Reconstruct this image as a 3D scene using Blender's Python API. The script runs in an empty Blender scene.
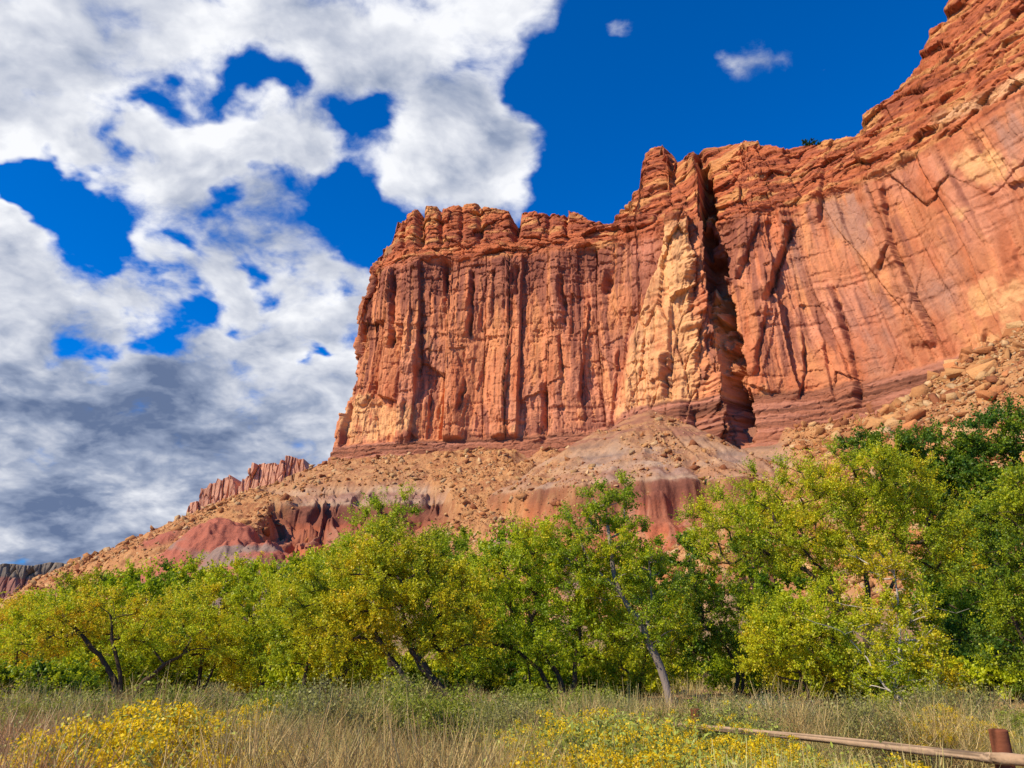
import bpy, bmesh, math, random
import numpy as np
from mathutils import Vector, Matrix

# ------------------------------------------------------------------ camera, world, sun, exposure
F_PX = 773.0; PITCH = math.radians(18.3); EYE = 1.9
SC = bpy.context.scene
COL = SC.collection
cam_data = bpy.data.cameras.new('camera'); cam = bpy.data.objects.new('camera', cam_data); COL.objects.link(cam)
cam_data.sensor_width = 36.0; cam_data.lens = 36.0*F_PX/1024.0
cam_data.clip_start = 0.1; cam_data.clip_end = 30000
cam.location = (0, 0, EYE); cam.rotation_euler = (math.pi/2 + PITCH, 0, 0)
SC.camera = cam
SC.view_settings.view_transform = 'Standard'; SC.view_settings.look = 'None'
SC.view_settings.exposure = 0.27; SC.view_settings.gamma = 1.0
SC.view_settings.use_curve_mapping = False
SC.cycles.max_bounces = 5; SC.cycles.diffuse_bounces = 3; SC.cycles.glossy_bounces = 1
SC.cycles.transmission_bounces = 3; SC.cycles.transparent_max_bounces = 4
SC.cycles.use_denoising = True

SUN_AZ = math.radians(-122)      # compass angle of the sun from +Y, negative = to the left
SUN_EL = math.radians(40)
sdir = Vector((math.sin(SUN_AZ)*math.cos(SUN_EL), math.cos(SUN_AZ)*math.cos(SUN_EL), math.sin(SUN_EL)))
sd = bpy.data.lights.new('sun', 'SUN'); sd.energy = 5.0; sd.angle = math.radians(0.5); sd.color = (1.0, 0.87, 0.68)
sun = bpy.data.objects.new('sun', sd); COL.objects.link(sun)
sun.rotation_euler = (-sdir).to_track_quat('-Z', 'Y').to_euler()

def ray(px, py):
    """direction of the sight line through a photo position, per metre of depth (+Y)"""
    x = (px-512)/F_PX; z = -(py-384)/F_PX
    Y = math.cos(PITCH) - z*math.sin(PITCH); Z = math.sin(PITCH) + z*math.cos(PITCH)
    return x/Y, Z/Y
def at(px, py, D):
    u, v = ray(px, py)
    return Vector((u*D, D, EYE+v*D))
def project(X, Y, Z):
    Zc = Z-EYE
    d = Y*math.cos(PITCH) + Zc*math.sin(PITCH); h = -Y*math.sin(PITCH) + Zc*math.cos(PITCH)
    d = np.maximum(d, 0.1)
    return 512+F_PX*X/d, 384-F_PX*h/d

# ------------------------------------------------------------------ sky with clouds (direction based)
world = bpy.data.worlds.new('World'); SC.world = world; world.use_nodes = True
nt = world.node_tree; nt.nodes.clear()
def N(t, tree=None, **kw):
    n = (tree or nt).nodes.new(t)
    for k, v in kw.items(): setattr(n, k, v)
    return n
def setin(tree, sock, v):
    if isinstance(v, (int, float)): sock.default_value = v
    elif isinstance(v, (tuple, list, Vector)):
        v = tuple(v); sock.default_value = v if len(v) == len(sock.default_value) else v+(1.0,)
    else: tree.links.new(v, sock)
def M(op, a, b=0.0, c=0.0, tree=None, clamp=False):
    tr = tree or nt; n = tr.nodes.new('ShaderNodeMath'); n.operation = op; n.use_clamp = clamp
    for i, v in enumerate((a, b, c)):
        setin(tr, n.inputs[i], v)
    return n.outputs[0]
def VM(op, a, b=None, tree=None):
    tr = tree or nt; n = tr.nodes.new('ShaderNodeVectorMath'); n.operation = op
    setin(tr, n.inputs[0], a)
    if b is not None:
        setin(tr, n.inputs['Scale'] if op == 'SCALE' else n.inputs[1], b)
    return n.outputs['Value'] if op in ('DOT_PRODUCT', 'LENGTH') else n.outputs[0]
def MIX(f, a, b, tree=None, mode='MIX'):
    tr = tree or nt; n = tr.nodes.new('ShaderNodeMix'); n.data_type = 'RGBA'; n.blend_type = mode; n.clamp_factor = True
    setin(tr, n.inputs[0], f); setin(tr, n.inputs[6], a); setin(tr, n.inputs[7], b)
    return n.outputs[2]
def SMOOTH(x, lo, hi, a=0.0, b=1.0, tree=None):
    tr = tree or nt; n = tr.nodes.new('ShaderNodeMapRange'); n.interpolation_type = 'SMOOTHSTEP'
    setin(tr, n.inputs[0], x); n.inputs[1].default_value = lo; n.inputs[2].default_value = hi
    n.inputs[3].default_value = a; n.inputs[4].default_value = b
    return n.outputs[0]
def NOISE(vec, scale, detail=4, rough=0.55, tree=None, dist=0.0):
    tr = tree or nt; n = tr.nodes.new('ShaderNodeTexNoise')
    setin(tr, n.inputs['Vector'], vec); n.inputs['Scale'].default_value = scale
    n.inputs['Detail'].default_value = detail; n.inputs['Roughness'].default_value = rough
    n.inputs['Distortion'].default_value = dist
    return n.outputs[0]

sky = N('ShaderNodeTexSky', sky_type='NISHITA'); sky.sun_disc = False
sky.sun_elevation = SUN_EL; sky.sun_rotation = SUN_AZ
sky.altitude = 1700; sky.air_density = 1.0; sky.dust_density = 0.2; sky.ozone_density = 2.0
tc = N('ShaderNodeTexCoord'); dvec = VM('NORMALIZE', tc.outputs['Generated'])
sep = N('ShaderNodeSeparateXYZ'); nt.links.new(dvec, sep.inputs[0]); dz = sep.outputs[2]
hs = N('ShaderNodeHueSaturation'); hs.inputs['Saturation'].default_value = 1.1; hs.inputs['Value'].default_value = 0.85
hs.inputs['Hue'].default_value = 0.497
nt.links.new(VM('MULTIPLY', sky.outputs[0], (0.36, 0.98, 1.95)), hs.inputs['Color'])
zz = M('MAXIMUM', M('ADD', dz, 0.42), 0.2)
cmb = N('ShaderNodeCombineXYZ')
for i in range(3): nt.links.new(zz, cmb.inputs[i])
pv = VM('DIVIDE', dvec, cmb.outputs[0])
warp = N('ShaderNodeTexNoise'); nt.links.new(pv, warp.inputs['Vector']); warp.inputs['Scale'].default_value = 4.5; warp.inputs['Detail'].default_value = 5
wc = VM('SUBTRACT', warp.outputs['Color'], (0.5, 0.5, 0.5))
pw = VM('ADD', pv, VM('SCALE', wc, 0.10))
n_a = NOISE(pw, 7.5, 11, 0.60)
n_b = NOISE(VM('ADD', pw, (-0.020, 0.0, 0.040)), 7.5, 6, 0.56)     # the same field a little higher up
n_d = NOISE(VM('ADD', pw, (5.0, 2.0, 1.0)), 3.4, 5, 0.55)
n_e = NOISE(VM('ADD', pw, (4.965, 2.0, 1.075)), 3.4, 5, 0.55)
dwarp = VM('NORMALIZE', VM('ADD', dvec, VM('SCALE', wc, 0.16)))
hwarp = VM('NORMALIZE', VM('ADD', dvec, VM('SCALE', wc, 0.42)))
def blobs(lst, dw=None):
    tot = None
    for (px, py, r, w) in lst:
        u, v = ray(px, py); c = Vector((u, 1, v)).normalized(); s2 = (0.60*r/F_PX)**2
        d = VM('DOT_PRODUCT', dw or dwarp, tuple(c))
        g = M('MULTIPLY', M('EXPONENT', M('DIVIDE', M('SUBTRACT', d, 1.0), s2)), w)
        tot = g if tot is None else M('ADD', tot, g)
    return tot
cover = blobs([(15,35,95,1.5),(85,70,35,.9),(160,40,36,1.0),(265,30,75,1.3),(350,60,80,1.3),(445,25,70,1.3),(515,12,30,.6),
    (75,128,34,.9),(140,140,48,1.2),(215,150,60,1.3),(290,165,60,1.3),(200,225,40,1.0),(205,270,32,.8),(320,130,40,.8),
    (485,125,48,1.4),(440,165,46,1.3),(505,175,50,1.3),(400,190,30,.7),(545,205,26,.6),(0,168,30,1.0),(12,232,34,.8),(30,270,30,.6),
    (0,340,75,1.2),(90,360,80,1.3),(180,335,70,1.1),(260,300,55,1.1),(320,290,45,1.0),(340,325,50,1.2),(250,420,110,1.8),(80,450,130,2.0),(170,520,110,1.8),(300,410,90,1.6),
    (420,560,180,2.0),(130,640,170,3.0),(-120,420,180,2.0),(-200,120,140,1.3),(-60,570,150,2.0),(730,84,36,.50),(770,72,22,.3),(612,18,24,.5),(700,70,24,.25),(815,90,14,.35),(600,225,20,.3),
    (-500,300,400,1.2),(1500,250,300,1.0)])
holes = blobs([(50,130,30,.7),(15,150,24,.6),(95,165,28,.5),(150,85,24,.4),(75,205,44,.75),(125,262,50,.8),(20,205,30,.5),(60,108,30,.6),(40,160,24,.5),(245,104,34,.7),(300,120,26,.6),(192,92,26,.6),(335,248,40,.8),(365,215,30,.6),(380,140,28,.6),(150,305,34,.5),(595,160,55,.9),(575,60,50,.7),(318,345,22,.6),(265,225,24,.5),(418,112,24,.4),(240,292,22,.4),(60,285,30,.4),(125,88,22,.4)], hwarp)
dark = blobs([(20,40,90,2.0),(360,60,70,.55),(440,40,50,.4),(300,185,45,.35),(70,440,100,.8),(200,440,80,.6),(60,540,130,1.0),(190,540,110,.9),
    (320,460,80,.6),(-100,480,200,1.2),(130,620,120,1.0)])
cov = M('SUBTRACT', M('SUBTRACT', 1.0, M('EXPONENT', M('MULTIPLY', cover, -1.15))), holes)
dens = M('ADD', M('MULTIPLY', M('SUBTRACT', cov, 0.50), 1.9), M('ADD', M('MULTIPLY', M('SUBTRACT', n_a, 0.5), 3.0), M('MULTIPLY', M('SUBTRACT', n_d, 0.5), 1.4)))
alpha = SMOOTH(dens, -0.30, 0.62)
relief = M('ADD', M('MULTIPLY', M('SUBTRACT', n_a, n_b), 1.7), M('MULTIPLY', M('SUBTRACT', n_d, n_e), 2.8))
shade = M('ADD', 0.70, relief)
shade = M('SUBTRACT', shade, M('MULTIPLY', M('MINIMUM', dark, 1.9), 0.24))
shade = M('ADD', shade, SMOOTH(dens, 0.1, 1.1, 0.14, -0.06))
shade = M('ADD', M('MULTIPLY', shade, 0.82), 0.13)
ramp = N('ShaderNodeValToRGB'); nt.links.new(shade, ramp.inputs[0])
els = ramp.color_ramp.elements
els[0].position = 0.05; els[0].color = (0.11, 0.155, 0.27, 1)
els[1].position = 0.92; els[1].color = (0.80, 0.81, 0.84, 1)
e = els.new(0.32); e.color = (0.26, 0.31, 0.43, 1)
e = els.new(0.58); e.color = (0.50, 0.53, 0.61, 1)
ccol = VM('SCALE', ramp.outputs[0], 10.0)
bg = N('ShaderNodeBackground'); bg.inputs['Strength'].default_value = 0.1
nt.links.new(MIX(alpha, hs.outputs[0], ccol), bg.inputs['Color'])
wo = N('ShaderNodeOutputWorld'); nt.links.new(bg.outputs[0], wo.inputs[0])
world.cycles.sampling_method = 'MANUAL'; world.cycles.sample_map_resolution = 512

# ------------------------------------------------------------------ numpy noise
def _h(ix, iy, iz, seed):
    h = (ix.astype(np.int64)*374761393 + iy.astype(np.int64)*668265263 + iz.astype(np.int64)*2147483647*3 + seed*1274126177) & 0xFFFFFFFF
    h = ((h ^ (h >> 13))*1274126177) & 0xFFFFFFFF
    h = ((h ^ (h >> 16))*2246822519) & 0xFFFFFFFF
    return ((h ^ (h >> 15)) & 0xFFFFFF).astype(np.float32)/float(0x1000000)
def vnoise(x, y, z=None, seed=0):
    """smooth value noise, -1..1"""
    if z is None: z = np.zeros_like(x)
    x0 = np.floor(x); y0 = np.floor(y); z0 = np.floor(z)
    fx = (x-x0).astype(np.float32); fy = (y-y0).astype(np.float32); fz = (z-z0).astype(np.float32)
    fx = fx*fx*fx*(fx*(fx*6-15)+10); fy = fy*fy*fy*(fy*(fy*6-15)+10); fz = fz*fz*fz*(fz*(fz*6-15)+10)
    two_d = not np.any(z)
    def lay(zz):
        a = _h(x0, y0, zz, seed); b = _h(x0+1, y0, zz, seed); c = _h(x0, y0+1, zz, seed); d = _h(x0+1, y0+1, zz, seed)
        return (a*(1-fx)+b*fx)*(1-fy) + (c*(1-fx)+d*fx)*fy
    r = lay(z0)
    if not two_d: r = r*(1-fz) + lay(z0+1)*fz
    return r*2-1
def fbm(x, y, z=None, oct=4, seed=0, gain=0.5):
    s = 0; a = 1.0; t = 0; f = 1.0
    for o in range(oct):
        s = s + a*vnoise(x*f+o*17.3, y*f-o*9.1, None if z is None else z*f+o*5.7, seed+o); t += a; a *= gain; f *= 2.03
    return s/t
def worley(x, y, seed=0, jit=0.9):
    """F1, F2, cell value, offset from the nearest point"""
    x0 = np.floor(x); y0 = np.floor(y); zero = np.zeros_like(x)
    f1 = np.full(x.shape, 9.0, np.float32); f2 = f1.copy(); cid = np.zeros(x.shape, np.float32); c2 = cid.copy(); ox = cid.copy(); oy = cid.copy()
    for i in (-1, 0, 1):
        for j in (-1, 0, 1):
            cx = x0+i; cy = y0+j
            px = cx+0.5+jit*(_h(cx, cy, zero, seed)-0.5); py = cy+0.5+jit*(_h(cx, cy, zero, seed+91)-0.5)
            dx = x-px; dy = y-py; d = np.sqrt(dx*dx+dy*dy); near = d < f1
            f2 = np.where(near, f1, np.minimum(f2, d)); f1 = np.where(near, d, f1)
            cid = np.where(near, _h(cx, cy, zero, seed+7), cid); c2 = np.where(near, _h(cx, cy, zero, seed+29), c2)
            ox = np.where(near, dx, ox); oy = np.where(near, dy, oy)
    return f1, f2, cid, c2, ox, oy
def sstep(x, a, b):
    t = np.clip((x-a)/(b-a), 0, 1); return t*t*(3-2*t)

# ------------------------------------------------------------------ mesh helpers
def np_mesh(name, V, Fq, mats, col=None, smooth=False, midx=None):
    """V (n,3); Fq (m,k) faces of k corners"""
    me = bpy.data.meshes.new(name); n = len(V); m, k = Fq.shape
    me.vertices.add(n); me.vertices.foreach_set('co', np.ascontiguousarray(V, np.float32).ravel())
    me.loops.add(m*k); me.loops.foreach_set('vertex_index', np.ascontiguousarray(Fq, np.int32).ravel())
    me.polygons.add(m); me.polygons.foreach_set('loop_start', np.arange(0, m*k, k, dtype=np.int32))
    if smooth: me.polygons.foreach_set('use_smooth', np.ones(m, bool))
    if midx is not None: me.polygons.foreach_set('material_index', midx.astype(np.int32))
    me.update(calc_edges=True)
    if col is not None:
        ca = me.color_attributes.new('Col', 'FLOAT_COLOR', 'POINT')
        c4 = np.ones((n, 4), np.float32); c4[:, :3] = col; ca.data.foreach_set('color', c4.ravel())
    for mt in (mats if isinstance(mats, (list, tuple)) else [mats]): me.materials.append(mt)
    return me
def link(name, me, parent=None, loc=None):
    o = bpy.data.objects.new(name, me); COL.objects.link(o)
    if parent is not None: o.parent = parent
    if loc is not None: o.location = loc
    return o
def tag(o, label=None, cat=None, group=None, kind=None):
    if label: o['label'] = label
    if cat: o['category'] = cat
    if group: o['group'] = group
    if kind: o['kind'] = kind
    return o
def empty(name, loc=(0, 0, 0)):
    o = bpy.data.objects.new(name, None); COL.objects.link(o); o.location = loc; o.empty_display_size = 0.3
    return o
def grid_faces(nr, nc):
    a = np.arange(nr*nc).reshape(nr, nc)
    return np.stack([a[:-1, :-1], a[:-1, 1:], a[1:, 1:], a[1:, :-1]], -1).reshape(-1, 4)

# ------------------------------------------------------------------ materials
def mat_new(name):
    m = bpy.data.materials.new(name); m.use_nodes = True; t = m.node_tree; t.nodes.clear()
    o = t.nodes.new('ShaderNodeOutputMaterial'); return m, t, o
def rock_mat(name, bump_scales=((0.9, 0.9), (4.0, 0.25)), var=0.25, rough=0.95, stretch=(1, 1, 1), spread=0.0, attr=True, base=(0.5, 0.3, 0.2), vscale=0.7):
    m, t, o = mat_new(name)
    p = t.nodes.new('ShaderNodeBsdfPrincipled'); p.inputs['Roughness'].default_value = rough
    p.inputs['Specular IOR Level'].default_value = 0.15
    geo = t.nodes.new('ShaderNodeNewGeometry'); pos = VM('MULTIPLY', geo.outputs['Position'], stretch, tree=t)
    if attr:
        a = t.nodes.new('ShaderNodeAttribute'); a.attribute_name = 'Col'; c = a.outputs['Color']
    else: c = base
    n1 = NOISE(pos, vscale, 6, 0.6, tree=t)
    fac = M('ADD', 1.0-var, M('MULTIPLY', n1, 2*var, tree=t), tree=t)
    sc = t.nodes.new('ShaderNodeVectorMath'); sc.operation = 'SCALE'; setin(t, sc.inputs[0], c); setin(t, sc.inputs['Scale'], fac)
    c2 = sc.outputs[0]
    if spread:
        oi = t.nodes.new('ShaderNodeObjectInfo')
        f2 = M('ADD', 1-spread, M('MULTIPLY', oi.outputs['Random'], 2*spread, tree=t), tree=t)
        s2 = t.nodes.new('ShaderNodeVectorMath'); s2.operation = 'SCALE'; setin(t, s2.inputs[0], c2); setin(t, s2.inputs['Scale'], f2); c2 = s2.outputs[0]
    setin(t, p.inputs['Base Color'], c2)
    prev = None
    for (s, dist) in bump_scales:
        b = t.nodes.new('ShaderNodeBump'); b.inputs['Strength'].default_value = 0.8; b.inputs['Distance'].default_value = dist
        setin(t, b.inputs['Height'], NOISE(pos, s, 5, 0.6, tree=t))
        if prev is not None: t.links.new(prev, b.inputs['Normal'])
        prev = b.outputs[0]
    if prev is not None: t.links.new(prev, p.inputs['Normal'])
    t.links.new(p.outputs[0], o.inputs[0]); return m
def leaf_mat(name, trans=0.35, rough=0.6, gloss=0.02):
    m, t, o = mat_new(name)
    a = t.nodes.new('ShaderNodeAttribute'); a.attribute_name = 'Col'
    d = t.nodes.new('ShaderNodeBsdfDiffuse'); tr = t.nodes.new('ShaderNodeBsdfTranslucent'); g = t.nodes.new('ShaderNodeBsdfGlossy')
    g.inputs['Roughness'].default_value = 0.45; g.inputs['Color'].default_value = (0.9, 0.95, 0.8, 1)
    t.links.new(a.outputs['Color'], d.inputs[0]); t.links.new(a.outputs['Color'], tr.inputs[0])
    mx = t.nodes.new('ShaderNodeMixShader'); mx.inputs[0].default_value = trans
    t.links.new(d.outputs[0], mx.inputs[1]); t.links.new(tr.outputs[0], mx.inputs[2])
    m2 = t.nodes.new('ShaderNodeMixShader'); m2.inputs[0].default_value = gloss
    t.links.new(mx.outputs[0], m2.inputs[1]); t.links.new(g.outputs[0], m2.inputs[2])
    t.links.new(m2.outputs[0], o.inputs[0]); return m
MAT_CLIFF = rock_mat('sandstone_cliff', ((0.5, 0.5), (2.0, 0.18), (7.0, 0.06)), 0.20, vscale=0.5, stretch=(1, 1, 0.55))
MAT_FAR = rock_mat('far_sandstone', ((0.08, 4.0), (0.4, 1.0)), 0.25, stretch=(1, 1, 0.4), vscale=0.1)
MAT_GROUND = rock_mat('desert_ground', ((0.8, 0.5), (3.5, 0.16), (14, 0.04)), 0.25, vscale=1.2)
MAT_ROCK = rock_mat('boulder_stone', ((1.2, 0.5), (5.0, 0.12)), 0.22, spread=0.2)
MAT_LEAF = leaf_mat('leaves', 0.48)
MAT_STEM = leaf_mat('dry_stems', 0.2, gloss=0.02)
MAT_BARK = rock_mat('bark', ((6, 0.06), (25, 0.02)), 0.35, stretch=(1, 1, 0.3), vscale=6)
MAT_WOOD = rock_mat('weathered_wood', ((4, 0.02), (30, 0.008)), 0.35, stretch=(0.25, 1, 1), vscale=9)
# ------------------------------------------------------------------ the cliff: plan line of its foot
def footpt(px, Y):
    u, _ = ray(px, 420); return (u*Y, Y)
FOOT = [(-30, 640), (-62, 520), (-88, 430)] + [footpt(*q) for q in
    [(335, 390), (349, 380), (400, 372), (470, 368), (530, 362), (575, 357), (610, 354), (650, 345), (690, 334), (722, 336), (760, 324),
     (820, 316), (860, 306), (930, 286), (1024, 258), (1100, 236), (1300, 196)]] + [(262, 150)]
FOOT = np.array(FOOT, float)
def resample(P, step):
    # Catmull-Rom, then even arc length
    Q = np.vstack([2*P[0]-P[1], P, 2*P[-1]-P[-2]]); out = []
    for i in range(1, len(Q)-2):
        t = np.linspace(0, 1, 40, endpoint=False)[:, None]
        a, b, c, d = Q[i-1], Q[i], Q[i+1], Q[i+2]
        out.append(0.5*((2*b)+(c-a)*t+(2*a-5*b+4*c-d)*t*t+(3*b-a-3*c+d)*t**3))
    R = np.vstack(out+[P[-1:]]); L = np.r_[0, np.cumsum(np.linalg.norm(np.diff(R, axis=0), axis=1))]
    s = np.arange(0, L[-1], step); return np.stack([np.interp(s, L, R[:, 0]), np.interp(s, L, R[:, 1])], 1), s
STEP = 0.36
CL, CS = resample(FOOT, STEP)
tang = np.gradient(CL, axis=0)
k = 60; ker = np.hanning(k); ker /= ker.sum()
tang = np.stack([np.convolve(np.pad(tang[:, i], k//2, 'edge'), ker, 'same')[k//2:k//2+len(tang)] for i in (0, 1)], 1)
tang /= np.linalg.norm(tang, axis=1)[:, None]
NRM = np.stack([tang[:, 1], -tang[:, 0]], 1)             # outward, towards the valley
footpx = project(CL[:, 0], CL[:, 1], np.full(len(CL), 95.0))[0]
vis = CL[:, 1] < 400
footpx = np.where(vis | (CL[:, 0] > -20), footpx, 330-(CL[:, 1]-388)*0.3)
Z_BASE, Z_WALL, Z_TOP = 68.0, 95.0, 197.0
# rim height from the photo's skyline (photo x at the rim, photo y, set-back)
SKY = [(330, 262), (348, 276), (352, 262), (372, 258), (376, 238), (386, 236), (389, 214), (399, 207), (416, 206), (421, 212), (426, 204), (436, 204), (441, 208), (452, 204), (478, 205),
       (497, 207), (508, 209), (514, 220), (520, 211), (545, 210), (566, 212), (582, 216), (590, 222), (612, 224), (620, 208), (629, 205), (634, 190), (640, 186), (642, 158), (648, 146), (662, 145),
       (667, 149), (672, 159), (684, 156), (692, 148), (706, 143), (740, 140), (764, 142), (782, 150), (800, 146), (824, 142), (845, 135), (856, 130),
       (864, 108), (877, 104), (897, 86), (911, 68), (919, 50), (926, 25), (936, 20), (941, 2), (952, -20), (1000, -60), (1100, -120), (1300, -150)]
SKY = np.array(SKY, float)
zt = np.zeros(len(CL))
for it in range(1):
    for i in range(len(CL)):
        X, Y = CL[i]
        if Y > 400 and X < 0: zt[i] = 214 + 6*math.sin(i*0.02); continue
        z = 235.0; 
        for _ in range(8):
            sb = 0.06*102 + max(0, z-Z_TOP)*0.32
            xx = X - NRM[i, 0]*sb; yy = Y - NRM[i, 1]*sb
            px = project(np.array([xx]), np.array([yy]), np.array([z]))[0][0]
            py = np.interp(px, SKY[:, 0], SKY[:, 1]); _, v = ray(px, py); z = 0.5*z + 0.5*min(EYE+v*yy, 345)
        zt[i] = z
NR = 620
Z_WALL = 95.0+8.5*sstep(footpx, 585, 650)[None, :]
t = np.linspace(0, 1, NR)[:, None]
S = np.broadcast_to(CS[None, :], (NR, len(CS))).astype(np.float64)
Zg = Z_BASE + (zt[None, :]-Z_BASE)*t
# base surface without detail, and where each point of it shows in the photo
kay = sstep(Zg, Z_TOP-3, Z_TOP+3)
def ledge(z, h, sharp=0.88):
    q = z/h; f = q-np.floor(q); return (np.floor(q)+sstep(f, sharp, 1.0))*h
warpz = Zg + 2.2*fbm(S/45, Zg/60, oct=3, seed=5)
zled = 0.55*ledge(warpz, 7.5)+0.45*ledge(warpz+1.3, 3.1)
back = 0.06*np.maximum(0, Zg-Z_WALL) + np.maximum(0, np.where(kay > 0, zled, Zg)-Z_TOP)*0.32*kay
back = back + 0.085*np.maximum(0, Zg-Z_WALL)*(1-sstep(footpx, 345, 400))[None, :]*(Zg < 400)
low = np.clip(Z_WALL-Zg, 0, 40)
back = back - 0.35*ledge(low+1.2*fbm(S/20, Zg/3, oct=2, seed=8), 2.6, 0.6)
BX = CL[None, :, 0]-NRM[None, :, 0]*back; BY = CL[None, :, 1]-NRM[None, :, 1]*back
PX, PY = project(BX, BY, Zg)
right = sstep(PX, 740, 860)                               # slabby wall on the right
wall = sstep(Zg, Z_WALL-1, Z_WALL+2)*(1-kay)
shear = S + (Zg-150)*(0.22*right)
wx = shear + 3.0*fbm(S/30, Zg/80, oct=2, seed=11) + 0.25*fbm(S/3, Zg/9, oct=3, seed=12)
wz = Zg + 4.0*fbm(S/25, Zg/30, oct=2, seed=13) + 0.4*fbm(S/4, Zg/4, oct=2, seed=15)
disp = np.zeros_like(S); crack = np.zeros_like(S)
def blocks(w, h, amp, tilt, cw, cd, seed, mask, base=0):
    global disp, crack
    f1, f2, a, b, ox, oy = worley(wx/w+base, wz/h, seed)
    e = f2-f1
    face = (a-0.5)*amp + tilt*ox*(b-0.5)*2 + tilt*0.6*oy*(a-0.5)
    c = 1-sstep(e, 0.0, cw)
    disp = disp + mask*(face - cd*c); crack = np.maximum(crack, c*mask*min(1, cd/1.5))
    return a, b, c
col_mask = wall*(1-0.85*right)
def columns(w0, w1, h0, h1, amp, yaw, cd, seed, mask, sx):
    """joint-bounded slabs: straight vertical edges, flat faces, each broken off at its own levels"""
    global disp, crack
    r = np.random.default_rng(seed); n_ = int((sx.max()-sx.min())/w0)+8; edges_ = sx.min()-5+np.cumsum(r.uniform(w0, w1, n_)*r.choice([.6, 1, 1.5], n_))
    i = np.clip(np.searchsorted(edges_, sx)-1, 0, n_-2); lo = edges_[i]; hi = edges_[i+1]; cen = (lo+hi)/2
    Hh = r.uniform(h0, h1, n_)[i]; off = r.uniform(0, 90, n_)[i]; sl = r.normal(0, .35, n_)[i]
    zc = np.floor((Zg+off+sl*(sx-cen)+0.6*fbm(S/2, Zg/2, oct=2, seed=seed+9))/Hh)
    v = _h(i.astype(float), zc, np.zeros_like(zc), seed); v2 = _h(i.astype(float), zc, np.zeros_like(zc), seed+5); v3 = _h(i.astype(float), zc*0, zc*0, seed+6)
    fc = (v-0.5)*amp+(v3-0.5)*amp*0.8+(v2-0.5)*2*yaw*(sx-cen)
    e = np.minimum(sx-lo, hi-sx); ck = (1-sstep(e, 0, 0.55))*(r.random(n_) < 0.45)[i]
    disp = disp+mask*(fc-cd*ck); crack = np.maximum(crack, ck*mask*0.7)
    return v
A1 = columns(8, 21, 40, 130, 5.6, 0.26, 3.0, 21, wall*(1-right), wx)
columns(16, 40, 70, 160, 2.6, 0.11, 1.4, 26, wall*right, wx); columns(5, 13, 25, 70, 0.7, 0.07, 0.5, 27, wall*right, wx)
columns(3.0, 8.0, 14, 60, 1.5, 0.20, 0.8, 22, wall*(1-right)*(0.45+0.55*sstep(Zg, 120, 170)), wx)
A3, B3, _ = blocks(3.0, 22, 0.5, 0.5, 0.05, 0.25, 23, wall*(1-0.8*right))
blocks(1.5, 5.0, 0.32, 0.35, 0.10, 0.2, 24, wall*(1-0.6*right))
blocks(34, 90, 2.4, 2.4, 0.008, 0.8, 31, wall*right); A6, B6, _ = blocks(15, 38, 0.7, 0.8, 0.014, 0.35, 32, wall*right); blocks(5, 13, 0.4, 0.5, 0.03, 0.2, 33, wall*right)
f1, f2, pa1, pb1, ox1, oy1 = worley(wx/4.2+0.1*wz/9, wz/13, 35); disp -= wall*np.where(pa1 > 0.66, 0.8+0.4*pb1*ox1, 0)*(1-0.75*right)     # spalled plates
f1, f2, pa2, pb2, ox1, oy1 = worley(wx/1.9-0.1*wz/5, wz/5.5, 36); disp -= wall*np.where(pa2 > 0.7, 0.4+0.2*ox1, 0)*(1-0.7*right)
f1, f2, pa3, pb3, ox1, oy1 = worley(wx/9-0.15*wz/22, wz/30, 37); disp -= wall*np.where(pa3 > 0.66, 1.1, 0)*(1-0.6*right)
# ledgy upper beds: broad low blocks, courses of bedding
blocks(16, 9, 3.6, 3.6, 0.05, 1.6, 41, kay); blocks(7, 2.8, 1.6, 1.2, 0.09, 0.7, 42, kay); blocks(2.8, 1.2, 0.5, 0.35, 0.12, 0.25, 43, kay)
# thin beds under the wall
lowm = 1-sstep(Zg, Z_WALL-1, Z_WALL+2)
blocks(5, 1.6, 0.7, 0.5, 0.14, 0.3, 44, lowm)
disp += wall*(0.55*(1-0.4*right)*fbm(wx/9, Zg/70, oct=4, seed=51) + 0.22*fbm(S/1.6, Zg/3.0, oct=3, seed=52))
disp += wall*2.0*np.abs(fbm(wx/24, Zg/220, oct=2, seed=53))*(1-right)
upper = sstep(Zg, Z_TOP-26, Z_TOP-8)*wall
disp += upper*(1-0.8*right)*(ledge(Zg+4*fbm(S/7, Zg/9, oct=3, seed=54), 5.5)-Zg)*0.14
# features seen in the photo, laid on the wall surface
def gauss(cx, cy, rx, ry): return np.exp(-(((PX-cx)/rx)**2+((PY-cy)/ry)**2))
def polyx(pts): p = np.array(pts, float); return np.interp(PY, p[:, 1], p[:, 0])
inr = lambda a, b, f=6: sstep(PY, a-f, a+f)*(1-sstep(PY, b-f, b+f))
# pale pyramid leaning on the wall
ctr = polyx([(676, 205), (673, 260), (664, 320), (655, 420)]); hw = polyx([(4, 200), (8, 240), (18, 290), (31, 340), (36, 430)])
pyr = np.clip(1.15-np.abs(PX-ctr)/hw, 0, 1)*inr(215, 440, 8)
f1, f2, pa, pb, _, _ = worley(PX/17+0.12*fbm(PX/9, PY/14, oct=2, seed=3)+PY/160, PY/75, 61)
pyrd = np.minimum(1, pyr*2.6)*(6.5+4*(pa-0.5)+3*(pb-.5)*0) - 1.6*(1-sstep(f2-f1, 0, 0.05))*(pyr > 0)
disp += np.where(pyr > 0, pyrd*sstep(pyr, 0, 0.1), 0)
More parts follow.
